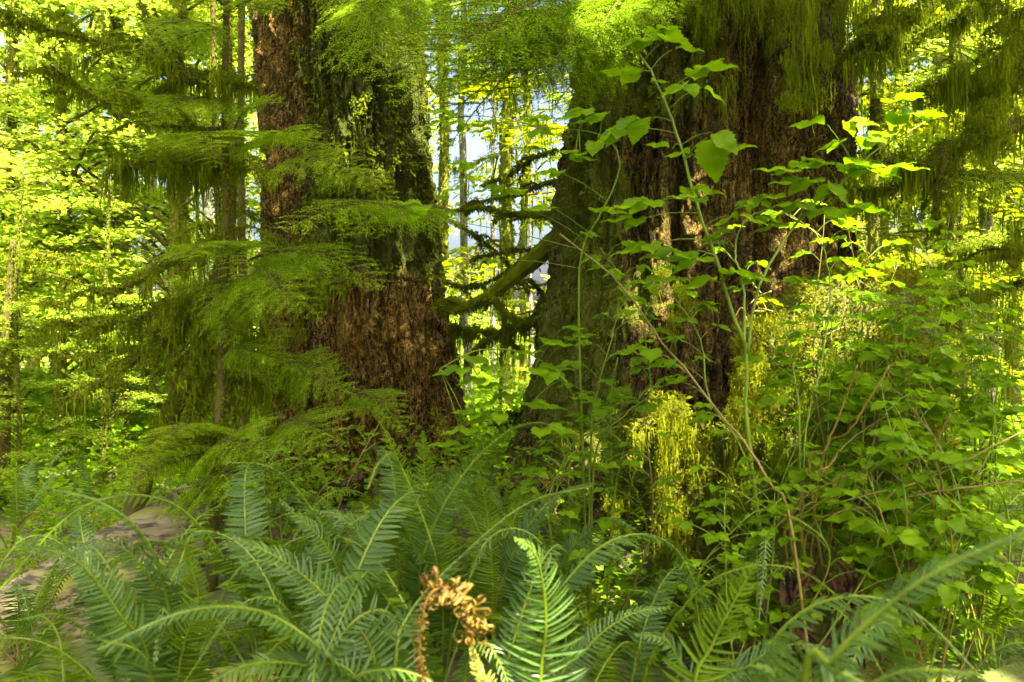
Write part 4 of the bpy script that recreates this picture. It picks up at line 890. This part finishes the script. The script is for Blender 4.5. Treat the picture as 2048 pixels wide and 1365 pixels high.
# ferns filling in behind and around
for (px, Y, n, L, lab) in [
    (250, 3.2, 7, .85, 'sword fern standing squarely before the middle of the pale log'), (40, 4.2, 6, .8, 'sword fern at the frame edge half hiding the near end of the log'), (190, 6.6, 6, .9, 'sunlit sword fern standing just past the pale log'), (20, 6.4, 6, .9, 'sunlit sword fern past the log, at the frame edge'), (-40, 3.0, 6, .9, 'sword fern cut by the frame edge in front of the log'), (470, 5.6, 6, .8, 'small fern beyond the far end of the pale log'),
    (520, 3.4, 7, .95, 'dark sword fern in shade under the feathery conifer boughs'), (620, 2.5, 7, .95, 'sword fern massed between the feather-flat frond and the drooping frond'),
    (930, 2.4, 7, .9, 'deep green sword fern directly behind the curled brown crozier'), (1250, 2.7, 7, .8, 'low sword fern growing between the white-tipped frond and the golden moss post'),
    (120, 2.3, 6, .85, 'shadowy sword fern at the lower corner in front of the log'), (1500, 3.2, 6, .75, 'sword fern in shade near the mossy stump foot, one frond tip catching sun'),
    (1800, 2.2, 5, .7, 'low sword fern under the edge-on blurred frond'), (430, 1.9, 6, .75, 'sword fern low at the frame edge below the long arching frond'), (1010, 4.6, 5, .8, 'small sword fern on the root hollow between the giants'), (800, 4.3, 6, .85, 'sword fern against the foot of the scaly giant, behind the silvery fronds'), (1960, 3.6, 5, .7, 'sword fern among twigs at the far lower corner, beyond the blurred frond')]:
    b = fern_base(px, Y); t = thing('sword_fern', lab, 'fern', b, 'sword ferns'); add_generic(t, b, n, L, int(900 + px + Y * 10))

# ---------------------------------------------------------------- leafy shrubs
def trifoliate(lv, node, tip, size, yaw=None, droop=.25, n=3):
    """petiole node->tip bearing three leaflets around the tip"""
    node = np.asarray(node, float); tip = np.asarray(tip, float)
    h = tip - node; hy = math.atan2(h[1], h[0]) if yaw is None else yaw
    mid = (node + tip) / 2 + np.array([0, 0, .012]); tube(lv, smooth([node, mid, tip], 7), np.linspace(.0022, .0013, 7), 5, 1)
    for k, (off, s) in enumerate([(0, 1.0), (1.25, .82), (-1.25, .82)][:n]):
        a = hy + off + rng.normal(0, .12); dr = droop + rng.normal(0, .13) + (.05 if k else 0)
        d = np.array([[math.cos(a) * math.cos(dr), math.sin(a) * math.cos(dr), -math.sin(dr)]])
        up = np.array([[rng.normal(0, .16), rng.normal(-.12, .16), 1]])
        p = tip + (d[0] * .012 if k == 0 else 0)
        scatter(lv, LFT_V, LFT_F, p[None], basis(d, up), np.array([[size * s * rng.uniform(.92, 1.08)] * 2 + [size * s]]), 0, np.array([np.clip(rng.normal(.45, .25), 0, 1)]))

def cane(t, pts, Y0, Y1, r0, r1, mat, base=None):
    c = ([base] if base is not None else []) + px_pts(pts, Y0, Y1); c = smooth(c, 36); mb = MB()
    tube(mb, c + rng.normal(0, .0015, c.shape), np.linspace(r0, r1, 36), 7); return mb.build('cane', M[mat], t), c

def leaves_on(t, owner, c, n, size, u0=.3, pl=(.05, .11), droop=.25):
    lv = MB()
    for k in range(n):
        u = u0 + (1 - u0) * (k + .5 + rng.uniform(-.3, .3)) / n; i = min(int(u * (len(c) - 1)), len(c) - 2); tn = nrm(c[i + 1] - c[i])
        a = rng.uniform(0, 6.28) if k % 3 else rng.choice([0, math.pi]) + rng.normal(0, .5)
        d = nrm(np.array([math.cos(a), math.sin(a) * .8, .25]) + tn * .4); l = rng.uniform(*pl) * (1.1 - .4 * u)
        trifoliate(lv, c[i], c[i] + d * l, size * rng.uniform(.65, 1.15) * (1.05 - .25 * u), math.atan2(d[1], d[0]), droop)
    lo = lv.build('leaves', [M['shrub'], M['stem']], owner, True)
    return lo

def leaf_list(t, owner, c, Y, lst):
    """leaves at measured places: (x, y, size_px, yaw_deg, droop, n, dY)"""
    lv = MB()
    for e in lst:
        x, y, s, yaw, dr, n = e[:6]; p = P(x, y, Y + (e[6] if len(e) > 6 else 0))
        i = np.argmin(np.linalg.norm((c - p) * np.array([1, .3, 1.]), axis=1) + .25 * np.clip(c[:, 2] - p[2] + .06, 0, None)); 
        trifoliate(lv, c[i], p, 1.16 * s * K * Y, R(yaw), dr - .12, n)
    lo = lv.build('leaves', [M['shrub'], M['stem']], owner, True)

YS = 3.0
tall = thing('leafy_shrub', 'tallest pale-stemmed shrub with toothed three-part leaves before the widest trunk', 'shrub', on_ground(1560, 3.2), 'leafy shrubs')
ca, c = cane(tall, [(1500, 900), (1492, 816), (1493, 706), (1465, 626), (1440, 541), (1408, 450), (1382, 370), (1357, 280), (1330, 205), (1290, 125), (1262, 82)], 3.1, YS, .0085, .0036, 'stem', on_ground(1560, 3.2))
leaf_list(tall, ca, c, YS, [
    (1315, 62, 62, 20, .1, 3), (1292, 84, 62, 170, .2, 3, -.05), (1345, 100, 58, 10, .3, 1), (1330, 85, 60, 190, .15, 2), (1270, 155, 66, 185, .05, 3), (1300, 165, 40, 300, .3, 1),
    (1395, 145, 72, 15, -.15, 3), (1375, 170, 60, 210, .5, 2, -.05), (1402, 175, 48, 330, .6, 1), (1415, 275, 78, 60, .75, 1, -.08), (1425, 265, 60, 300, .9, 1, -.05), (1385, 308, 52, 195, .1, 1), (1410, 310, 84, 5, .0, 1),
    (1285, 240, 74, 175, .25, 3), (1240, 262, 52, 190, .5, 3, -.05), (1345, 298, 44, 190, .0, 1), (1375, 383, 66, 0, .1, 3, .1), (1395, 400, 50, 200, .15, 2), (1300, 405, 76, 195, .35, 3, -.05), (1275, 440, 56, 185, .3, 3),
    (1480, 435, 62, 200, .1, 1), (1470, 432, 50, 350, .3, 1), (1300, 490, 66, 190, .2, 3), (1365, 508, 76, 190, .2, 2), (1395, 520, 70, 195, .15, 3), (1440, 560, 80, 200, .25, 1), (1330, 560, 56, 190, .1, 3), (1460, 545, 50, 10, .1, 3), (1500, 560, 50, 20, .2, 2)])
ca, c2 = cane(tall, [(1495, 706), (1512, 590), (1545, 520), (1590, 450), (1640, 405), (1700, 350), (1755, 300), (1850, 245)], 3.05, 3.2, .006, .0028, 'stem')
leaf_list(tall, ca, c2, 3.1, [
    (1655, 250, 70, 175, .15, 1), (1690, 245, 52, 330, .5, 2), (1790, 205, 56, 20, -.2, 3), (1800, 232, 68, 15, -.1, 2), (1830, 240, 60, 20, -.05, 1), (1680, 285, 44, 180, .2, 3), (1730, 275, 60, 0, .1, 3), (1650, 330, 60, 190, .1, 3), (1690, 330, 64, 5, .1, 3),
    (1580, 345, 60, 185, .0, 3), (1600, 325, 50, 15, .0, 2), (1620, 365, 70, 195, .2, 3), (1660, 370, 62, 280, .7, 3), (1720, 340, 66, 10, .2, 3), (1780, 340, 60, 10, .1, 3), (1545, 395, 64, 190, .1, 3), (1600, 410, 60, 200, .3, 3), (1640, 420, 56, 300, .5, 3), (1570, 450, 50, 160, .2, 3), (1700, 420, 64, 5, .0, 3)])
ca, c3 = cane(tall, [(1489, 690), (1487, 580), (1470, 500), (1492, 440), (1560, 410)], 3.0, 3.1, .005, .0024, 'stem'); leaves_on(tall, ca, c3, 5, .085, .45)
ca, c4 = cane(tall, [(1580, 1045), (1542, 971), (1485, 880), (1440, 830), (1380, 750), (1320, 680), (1232, 560), (1120, 468)], 2.9, 3.4, .0060, .0036, 'cane', on_ground(1640, 2.8)); leaves_on(tall, ca, c4, 9, .085, .35)
ca, c5 = cane(tall, [(1378, 748), (1345, 725), (1330, 712), (1270, 692)], 3.2, 3.25, .005, .003, 'cane')
leaf_list(tall, ca, c5, 3.2, [(1275, 690, 40, 20, .0, 1), (1300, 700, 70, 190, .2, 2)])

gapsh = thing('leafy_shrub', 'sparse twiggy shrub whose airy leaves float in front of the bright gap', 'shrub', on_ground(1180, 3.8), 'leafy shrubs')
bs = on_ground(1180, 3.8)
ca, c = cane(gapsh, [(1165, 900), (1158, 620), (1165, 500), (1205, 420), (1240, 330), (1200, 270), (1080, 255)], 3.7, 3.4, .006, .002, 'stem', bs)
leaf_list(gapsh, ca, c, 3.4, [(905, 228, 42, 170, -.1, 3), (930, 250, 42, 190, .2, 3), (890, 245, 40, 200, .3, 1), (1000, 245, 52, 180, .0, 1), (1060, 240, 48, 20, .0, 3), (1078, 262, 44, 250, .6, 2), (990, 262, 40, 190, .1, 1), (1170, 222, 58, 200, .2, 3), (1205, 235, 56, 190, .1, 3), (1195, 282, 52, 250, .8, 1), (1160, 310, 46, 195, .1, 3),
    (1120, 345, 40, 190, .1, 3), (1000, 375, 52, 190, .2, 3), (1045, 385, 56, 185, .0, 3), (850, 415, 62, 190, .2, 3), (880, 395, 44, 10, .0, 2), (830, 430, 40, 180, .2, 2), (1085, 300, 44, 180, .1, 2), (940, 330, 44, 200, .2, 3), (1190, 425, 50, 10, .0, 3), (1150, 320, 40, 10, 0, 2), (985, 520, 30, 190, .1, 3, .6), (1060, 420, 50, 10, .1, 3)])
ca, c = cane(gapsh, [(1160, 860), (1120, 760), (1060, 710), (960, 700), (880, 738)], 3.7, 3.3, .005, .0018, 'stem', bs)
leaf_list(gapsh, ca, c, 3.3, [(930, 740, 50, 190, .05, 3), (985, 735, 56, 185, .0, 3), (1030, 715, 48, 10, -.1, 2), (1090, 690, 56, 5, -.05, 3), (1120, 660, 46, 20, .0, 1), (1140, 680, 46, 10, .0, 2), (1010, 775, 48, 190, .1, 2), (1070, 740, 60, 0, .1, 3), (960, 760, 40, 190, .2, 3), (1110, 740, 46, 250, .6, 3), (1000, 830, 56, 190, .2, 3), (1060, 810, 60, 10, .1, 3), (960, 830, 44, 180, .1, 3), (940, 860, 50, 195, .2, 2), (1085, 860, 64, 350, .2, 3), (1150, 800, 50, 10, .0, 2), (930, 895, 56, 185, .1, 3), (1020, 790, 50, 190, .2, 2)])
ca, c = cane(gapsh, [(1180, 900), (1200, 760), (1230, 650), (1240, 560), (1200, 495)], 3.6, 3.5, .005, .0018, 'stem', bs); leaves_on(gapsh, ca, c, 13, .085, .25, (.08, .16))
ca, c = cane(gapsh, [(1190, 920), (1250, 830), (1300, 780), (1290, 640), (1330, 560)], 3.6, 3.5, .005, .0018, 'stem', bs); leaves_on(gapsh, ca, c, 13, .085, .25, (.08, .16))

ca, c = cane(tall, [(1600, 900), (1590, 760), (1560, 640), (1500, 560), (1420, 470)], 3.2, 3.5, .005, .002, 'stem', on_ground(1600, 3.3)); leaves_on(tall, ca, c, 16, .095, .25, (.08, .18), .12)
ca, c = cane(tall, [(1610, 900), (1640, 740), (1660, 600), (1640, 480), (1560, 420)], 3.2, 3.5, .005, .002, 'stem', on_ground(1600, 3.3)); leaves_on(tall, ca, c, 16, .095, .25, (.08, .18), .12)
ca, c = cane(tall, [(1500, 950), (1420, 800), (1400, 680), (1350, 600), (1280, 560)], 3.2, 3.6, .005, .002, 'stem', on_ground(1560, 3.3)); leaves_on(tall, ca, c, 16, .085, .25, (.08, .16), .12)
def region_shrub(label, base_px, Yb, box, Y0, Y1, nst, nl, size, mats=('stem', 'cane')):
    b = on_ground(base_px, Yb); t = thing('leafy_shrub', label, 'shrub', b, 'leafy shrubs')
    for k in range(nst):
        x = rng.uniform(box[0], box[1]); y = rng.uniform(box[2], box[3]); Y = rng.uniform(Y0, Y1); tip = P(x, y, Y)
        mid = b + (tip - b) * .5 + np.array([rng.normal(0, .16), rng.normal(0, .12), rng.uniform(.0, .25)])
        c = smooth([b + rng.normal(0, .04, 3) * [1, 1, 0], mid, tip], 30); mb = MB(); tube(mb, c, np.linspace(.0048, .0015, 30), 6); ca = mb.build('cane', M[mats[0] if rng.random() < .8 else mats[1]], t)
        leaves_on(t, ca, c, nl, size, .25, (.06, .20), .12)
region_shrub('bushy shrub of overlapping toothed leaves in front of the mossy stump, under the sagging curtains', 1750, 3.6, (1640, 1900, 380, 640), 3.2, 3.9, 12, 12, .108)
region_shrub('dense shrub with broad dark leaves hanging before the lit moss patch', 1640, 3.3, (1650, 1800, 640, 900), 3.0, 3.5, 9, 11, .115)
region_shrub('spreading shrub at the frame edge with leaves nearly black against the gold forest', 1960, 3.6, (1800, 2060, 520, 800), 3.2, 4.2, 13, 12, .112)
region_shrub('shrub of ragged leaves low beside the torn rootstock', 1850, 3.0, (1700, 2000, 800, 1080), 2.8, 3.4, 10, 11, .105)
region_shrub('small shrub with maple-like leaves in shade below the mossy stump', 1480, 3.0, (1440, 1640, 880, 1060), 2.8, 3.2, 8, 11, .075)
region_shrub('low leafy shrub tangled in the gold moss at the snag foot', 1200, 3.7, (1130, 1290, 760, 960), 3.4, 3.8, 9, 11, .072)
region_shrub('fine-leaved shrub reaching over the shaded ferns by the scaly giant', 600, 4.2, (520, 760, 840, 1000), 3.8, 4.4, 9, 9, .05)
# bare canes fanning out at lower right
bc = thing('cane_clump', 'fan of bare straw-brown canes rising from behind the torn rootstock', 'canes', on_ground(1600, 3.2))
for pts in [[(1620, 960), (1650, 900), (1690, 800), (1715, 730)], [(1640, 940), (1700, 860), (1780, 730)], [(1600, 1010), (1660, 930), (1700, 880), (1790, 820)], [(1580, 1060), (1640, 980), (1760, 930)], [(1570, 1090), (1620, 1020), (1680, 985)], [(1600, 1050), (1700, 1000), (1850, 960), (2050, 860)], [(1610, 1080), (1760, 1010), (1900, 980), (2050, 960)], [(1740, 1180), (1755, 1100), (1745, 1040), (1790, 980)], [(1660, 1090), (1668, 1000), (1690, 930)], [(1880, 1060), (1885, 980), (1870, 900), (1900, 830)], [(1860, 1060), (1830, 960), (1790, 900)], [(1545, 1110), (1600, 1010), (1660, 930)]]:
    cane(bc, pts, 3.15, 3.1 + rng.uniform(-.2, .3), .0055, .0030, 'cane', on_ground(1600 + rng.uniform(-40, 120), 3.2))

# ---------------------------------------------------------------- background trees
def decid_crown(seed, H, Rb, nb, z0, ls):
    """leafy understorey tree: layered flat sprays on arching limbs"""
    global rng; keep = rng; rng = np.random.default_rng(seed); mb = MB(); sp = []
    for k in range(nb):
        z = z0 + (H - z0) * ((k + rng.random()) / nb); a = rng.uniform(0, 6.28); l = Rb * rng.uniform(.5, 1.1) * (1.05 - .55 * (z / H) ** 2)
        d = np.array([math.cos(a), math.sin(a), 0]); c = smooth([[0, 0, z], d * l * .5 + [0, 0, z + .32 * l], d * l + np.array([0, 0, z + .18 * l])], 14)
        tube(mb, c, np.linspace(.025, .004, 14), 5, 1)
        for q in range(9):
            i = rng.integers(3, 14); a2 = a + rng.choice([-1, 1]) * rng.uniform(.3, 1.3); l2 = l * rng.uniform(.15, .4)
            e = c[i] + np.array([math.cos(a2), math.sin(a2), rng.uniform(-.15, .1)]) * l2; tw = smooth([c[i], (c[i] + e) / 2 + [0, 0, .03], e], 7); tube(mb, tw, np.linspace(.007, .002, 7), 4, 1, cap=False)
            m = rng.integers(30, 54); j = rng.random(m) ** .7 * 6; f = j - np.floor(j); ii = j.astype(int).clip(0, 5)
            sp.append(tw[ii] * (1 - f)[:, None] + tw[ii + 1] * f[:, None] + rng.normal(0, 1, (m, 3)) * np.array([.14, .14, .035]))
    p = np.concatenate(sp); m = len(p)
    d = nrm(rng.normal(size=(m, 3)) * np.array([1, 1, .25]) + np.array([0, 0, -.3])); s = ls * rng.uniform(.55, 1.2, m)
    scatter(mb, MAPLE_V, MAPLE_F, p, basis(d, np.array([0, 0, 1.]) + rng.normal(0, .28, (m, 3))), s, 0)
    me = mb.mesh('crown', [M['maple'], M['twig']], False); rng = keep; return me
def trunk_mesh(seed, H, r0, r1, mat, mossy):
    global rng; keep = rng; rng = np.random.default_rng(seed); mb = MB()
    zz = np.linspace(-.3, H, 26); c = np.stack([.07 * np.cumsum(rng.normal(0, .35, 26)), .07 * np.cumsum(rng.normal(0, .35, 26)), zz], 1); c[:, :2] -= c[1, :2]
    tube(mb, c, np.linspace(r0, r1, 26) * (1 + .5 * np.exp(-np.clip(zz, 0, None) * 4)) * (1 + .1 * rng.random(26)), 12)
    n0 = mb.n
    if mossy:
        m = 2600; j = rng.random(m) * 24; ii = j.astype(int); f = (j - ii)[:, None]; p = c[ii] * (1 - f) + c[ii + 1] * f; a = rng.random(m) * 6.28
        rr = np.interp(j, np.arange(26), np.linspace(r0, r1, 26)); p = p + np.stack([np.cos(a) * rr, np.sin(a) * rr, 0 * a], 1)
        fuzz(mb, p, .07, 1, .5, .8); strands(mb, p[:260], .12 + .3 * rng.random(260), .016, 1, 4, .05)
    me = mb.mesh('trunk', [M[mat], M['moss']], True, {'moss': np.full(mb.n, .5 if mossy else .15)}); rng = keep; return me
def conifer_crown(seed, H, z0, Rb, nb, mossn):
    global rng; keep = rng; rng = np.random.default_rng(seed); mb = MB(); mp = []; fp = []; fd = []
    for k in range(nb):
        z = z0 + (H - z0) * ((k + rng.random()) / nb); a = rng.uniform(0, 6.28); l = (Rb * (1 - .8 * (z - z0) / (H - z0)) + .25) * rng.uniform(.6, 1.1); d = np.array([math.cos(a), math.sin(a), 0]); sd = np.array([-d[1], d[0], 0])
        c = smooth([[0, 0, z], d * l * .5 + [0, 0, z + .02 * l], d * l + np.array([0, 0, z - .26 * l])], 12); tube(mb, c, np.linspace(.022, .004, 12), 5, 1)
        m = int(200 * l); u = rng.uniform(.12, 1, m); ci = u * 11; i0 = ci.astype(int).clip(0, 10); f = (ci - i0)[:, None]; p = c[i0] * (1 - f) + c[i0 + 1] * f
        w = rng.uniform(-1, 1, m); off = w * .42 * l * np.minimum(1, u * 2.5) * (1.08 - u) ** .7
        tw = np.round(u * 14) / 14.
        fp.append(p + sd * off[:, None] + d * (np.abs(off) * .55)[:, None] - np.array([0, 0, 1.]) * (np.abs(off) * .3 + .03 * rng.random(m))[:, None]); fd.append(d * .7 + sd * np.sign(w)[:, None] * .9 + rng.normal(0, .3, (m, 3)) - [0, 0, .25])
        if mossn:
            j = rng.integers(0, m, int(mossn * l)); mp.append(fp[-1][j] * .6 + p[j] * .4)
    fp = np.concatenate(fp); fd = nrm(np.concatenate(fd)); m = len(fp); s = rng.uniform(.07, .15, m)
    scatter(mb, QUAD_V, QUAD_F, fp, basis(fd, np.array([0, 0, 1.]) + rng.normal(0, .35, (m, 3))), np.stack([s * .42, s, s], 1), 0)
    if mossn:
        q = np.concatenate(mp); e = vnoise(q * 2.2, 5); strands(mb, q, (.08 + .75 * e ** 2) * rng.uniform(.4, 1.1, len(q)), .022, 2, 4, .05)
    me = mb.mesh('crown', [M['fir'], M['twig'], M['moss']], False); rng = keep; return me

DC = [decid_crown(500, 7, 2.1, 36, .3, .068), decid_crown(501, 8, 2.4, 36, .6, .074), decid_crown(502, 6.5, 1.8, 34, .2, .062), decid_crown(503, 11, 1.8, 24, 4.3, .072)]
DT = [trunk_mesh(520, 11, .075, .035, 'barkbg', True), trunk_mesh(521, 12, .095, .05, 'barkbg', True), trunk_mesh(522, 12, .075, .03, 'barkgrey', False), trunk_mesh(523, 14, .11, .06, 'barkgrey', False)]
CC = [conifer_crown(540, 13, 1.0, 2.2, 46, 26), conifer_crown(541, 11, .5, 1.9, 40, 34), conifer_crown(542, 12, 2.0, 2.0, 38, 20)]
def bg_tree(name, label, px, Y, tr, cr, sc, rz, group, h=None):
    p = on_ground(px, Y); t = thing(name, label, 'tree', p, group)
    def put(nm, me, s):
        return link(nm, me, t, Matrix.Translation(t.location) @ Matrix.Rotation(rz, 4, 'Z') @ Matrix.Diagonal((s, s, s, 1)))
    put('trunk', DT[tr], sc)
    if cr is not None: put('crown', (DC + CC)[cr], sc)
    return t
GD, GC, GT = 'broadleaf trees in the sunlit background', 'conifers in the sunlit background', 'slender trunks seen through the gap'
BG = [
 ('maple_tree', 'sunlit broadleaf tree at the far frame edge behind the dark short stem', 20, 12, 1, 0, 1.0, .4, GD),
 ('maple_tree', 'broadleaf tree with lime leaves beneath the teal-sheened spray', 130, 10.5, 0, 1, .9, 2.0, GD),
 ('maple_tree', 'mossy broadleaf tree whose lit trunk shows above the pale log', 236, 11, 1, 1, 1.0, 3.1, GD),
 ('maple_tree', 'broadleaf tree glowing behind the leaning mossy conifer', 370, 12.5, 0, 2, 1.1, 1.1, GD),
 ('maple_tree', 'broadleaf tree in the bright slot beside the shaggy giant stem', 455, 14, 0, 0, 1.1, 5.1, GD),
 ('maple_tree', 'tall broadleaf tree, high crown over the log, deeper in the lit forest', 300, 17, 3, 3, 1.2, .3, GD),
 ('maple_tree', 'broadleaf tree deep in the forest at the far frame edge', 60, 19, 1, 1, 1.3, 2.6, GD),
 ('maple_tree', 'broadleaf tree filling the light behind the upper boughs of the slim conifer', 180, 15, 0, 2, 1.3, 4.2, GD),
 ('maple_tree', 'pale-trunked broadleaf tree far behind the thin pair of stems', 420, 21, 3, 3, 1.3, 1.7, GD),
 ('maple_tree', 'small broadleaf tree low behind the log where white light breaks through', 110, 23, 0, 0, 1.2, .9, GD),
 ('maple_tree', 'broadleaf tree beyond the log with leaves down to the ground', -120, 13, 1, 1, 1.1, 5.9, GD),
 ('maple_tree', 'gold-lit mossy trunk hugging the giant edge inside the bright gap', 886, 13, 0, 3, 1.15, 2.2, GT),
 ('alder_tree', 'pale grey bare trunk standing mid-gap, the straightest one there', 942, 15, 2, None, 1.05, .0, GT),
 ('alder_tree', 'dark wiry trunk in the gap between the grey trunk and the mossy one', 988, 19, 2, None, .8, 1.4, GT),
 ('maple_tree', 'moss-clad trunk in the gap near the widest giant, leaves around it', 1042, 16, 0, 3, .95, 3.9, GT),
 ('alder_tree', 'thin dark pole in the gap touching the edge of the widest giant', 1064, 20, 2, None, .8, 5.0, GT),
 ('maple_tree', 'low leafy tree at the bottom of the gap beneath the thick mossy limb', 985, 21, 0, 2, .42, 1.0, GT),
 ('maple_tree', 'leafy tree far behind the gap by the scaly giant edge', 850, 29, 0, 0, 1.2, .2, GT),
 ('fir_tree', 'sunlit conifer with spoke-like limbs above the sagging moss curtains', 1905, 11, 1, 4, 1.0, 1.0, GC),
 ('fir_tree', 'conifer with moss-hung limbs just beside the widest trunk edge', 1745, 10.5, 0, 5, 1.0, 2.0, GC),
 ('maple_tree', 'gold-lit broadleaf tree behind the bushy shrub, near the frame edge', 2030, 12, 1, 1, 1.0, 4.0, GD),
 ('maple_tree', 'lime-lit broadleaf tree between the spoke-limbed conifer and the widest trunk', 1815, 14, 0, 0, 1.1, .5, GD),
 ('fir_tree', 'pale sunlit conifer trunk low behind the bare canes', 1972, 13, 3, 6, .9, 2.7, GC),
 ('fir_tree', 'far gold conifer whose dark trunk shows over the edge-on frond', 1880, 18, 1, 4, 1.3, 3.3, GC),
 ('fir_tree', 'far conifer deep behind the moss curtains at the frame edge', 2090, 17, 1, 5, 1.3, 5.2, GC),
 ('fir_tree', 'far conifer glowing yellow behind the widest trunk edge', 1770, 20, 0, 4, 1.4, 1.2, GC),
 ('maple_tree', 'leafy tree close behind the leaning conifer, its crown all aglow', 345, 10.2, 0, 1, .85, 2.9, GD),
 ('fir_tree', 'moss-hung conifer behind the top of the gap between the giants', 1010, 13.5, 0, 4, 1.35, 4.4, GC),
 ('maple_tree', 'broadleaf tree glowing behind the sagging curtains', 1950, 22, 1, 1, 1.4, 4.9, GD),
 ('maple_tree', 'broadleaf tree at the far frame edge behind gold conifers', 2060, 24, 0, 0, 1.4, .6, GD),
]
BG += [('vine_maple', 'low bright leafy bush just beyond the log at the frame edge', 40, 8.0, 0, 2, .30, 1.0, GD), ('vine_maple', 'low leafy bush between the mossy lit trunk and the leaning conifer', 210, 8.8, 0, 0, .30, 2.0, GD),
       ('vine_maple', 'low leafy bush past the log, beneath the short dark stem', -60, 9.0, 0, 1, .34, 4.0, GD), ('vine_maple', 'small leafy bush in shade-edge light behind the thin pair of stems', 400, 9.6, 0, 2, .34, 5.0, GD),
       ('vine_maple', 'small leafy bush at the bottom of the gap between the giants', 1000, 10, 0, 0, .26, 3.0, GD), ('vine_maple', 'leafy bush low behind the bare canes', 1930, 8.5, 0, 2, .36, 0.2, GD)]
for b in BG: bg_tree(*b)
dk = thing('thin_tree', 'short dark stem at the far frame edge with wispy side limbs', 'tree', on_ground(4, 8.2), 'thin trees behind the leaning conifer')
stem(dk, [on_ground(4, 8.2)] + px_pts([(8, 780), (16, 640), (22, 560), (28, 480)], 8.2), .065, .03, M['twig'], moss=.5, mmat=M['mossdk'])
for y, x, s in [(505, 24, 1), (540, 22, 1), (600, 18, 1), (640, 15, -1), (700, 12, 1), (560, 20, -1), (520, 24, 1)]:
    mb = MB(); moss_branch(mb, px_pts([(x, y), (x + s * 60, y + 4), (x + s * rng.uniform(110, 190), y + rng.uniform(10, 50))], 8.2, 7.8), .012, .004, .18, .9, 14, twigs=6, twl=.4, w=.012)
    mb.build('mossy_limb', [M['twig'], M['moss']], dk, False)

# ---------------------------------------------------------------- far wood and undergrowth (masses nobody could count)
def far_wood():
    mb = MB(); n = 70000
    a = rng.uniform(-.80, .80, n); Y = rng.uniform(27, 52, n); x = a * Y; z = rng.uniform(-.5, 24, n)
    d = fbm(np.stack([x * .28, Y * .28, z * .42], 1), 3, 71) + .16 * rng.random(n)
    px = 1024 + a / K; gapm = np.exp(-((px - 1000) / 110) ** 2) * np.clip((z - 2.5) / 2, 0, 1)
    keep = d > np.quantile(d, .62) - .20 * np.clip((4 - z) / 3, 0, 1) + .6 * gapm
    p = np.stack([x, Y, z + gz(x, Y)], 1)[keep]; m = len(p)
    scatter(mb, MAPLE_V, MAPLE_F, p, basis(nrm(rng.normal(size=(m, 3)) * [1, 1, .4] + [0, 0, -.2]), np.array([0, 0, 1.]) + rng.normal(0, .5, (m, 3))), rng.uniform(.22, .5, m))
    tag(mb.build('far_woods', M['far'], None, False), 'hazy mass of sunlit yellow-green leaves far behind all the trunks', 'woods', kind='stuff')
far_wood()
def undergrowth():
    mb = MB(); n = 120000
    Y = 3.6 + 24 * rng.random(n) ** 1.3; x = rng.uniform(-.75, .75, n) * (Y + 1.5)
    d = fbm(np.stack([x * 1.1, Y * 1.1, 0 * x], 1), 3, 91); k = d > .33; x, Y = x[k], Y[k]; m = len(x)
    h = .04 + .55 * rng.random(m) ** 1.6 * np.clip(Y / 9, .25, 1); p = np.stack([x, Y, gz(x, Y) + h], 1)
    scatter(mb, LEAF_V, LEAF_F, p, basis(nrm(rng.normal(size=(m, 3)) * [1, 1, .4]), np.array([0, 0, 1.]) + rng.normal(0, .4, (m, 3))), rng.uniform(.04, .09, m) * np.clip(Y / 7, .7, 2.2))
    tag(mb.build('undergrowth', M['shrub'], None, False), 'low leafy ground cover over the forest floor between ferns and trunks', 'undergrowth', kind='stuff')
undergrowth()
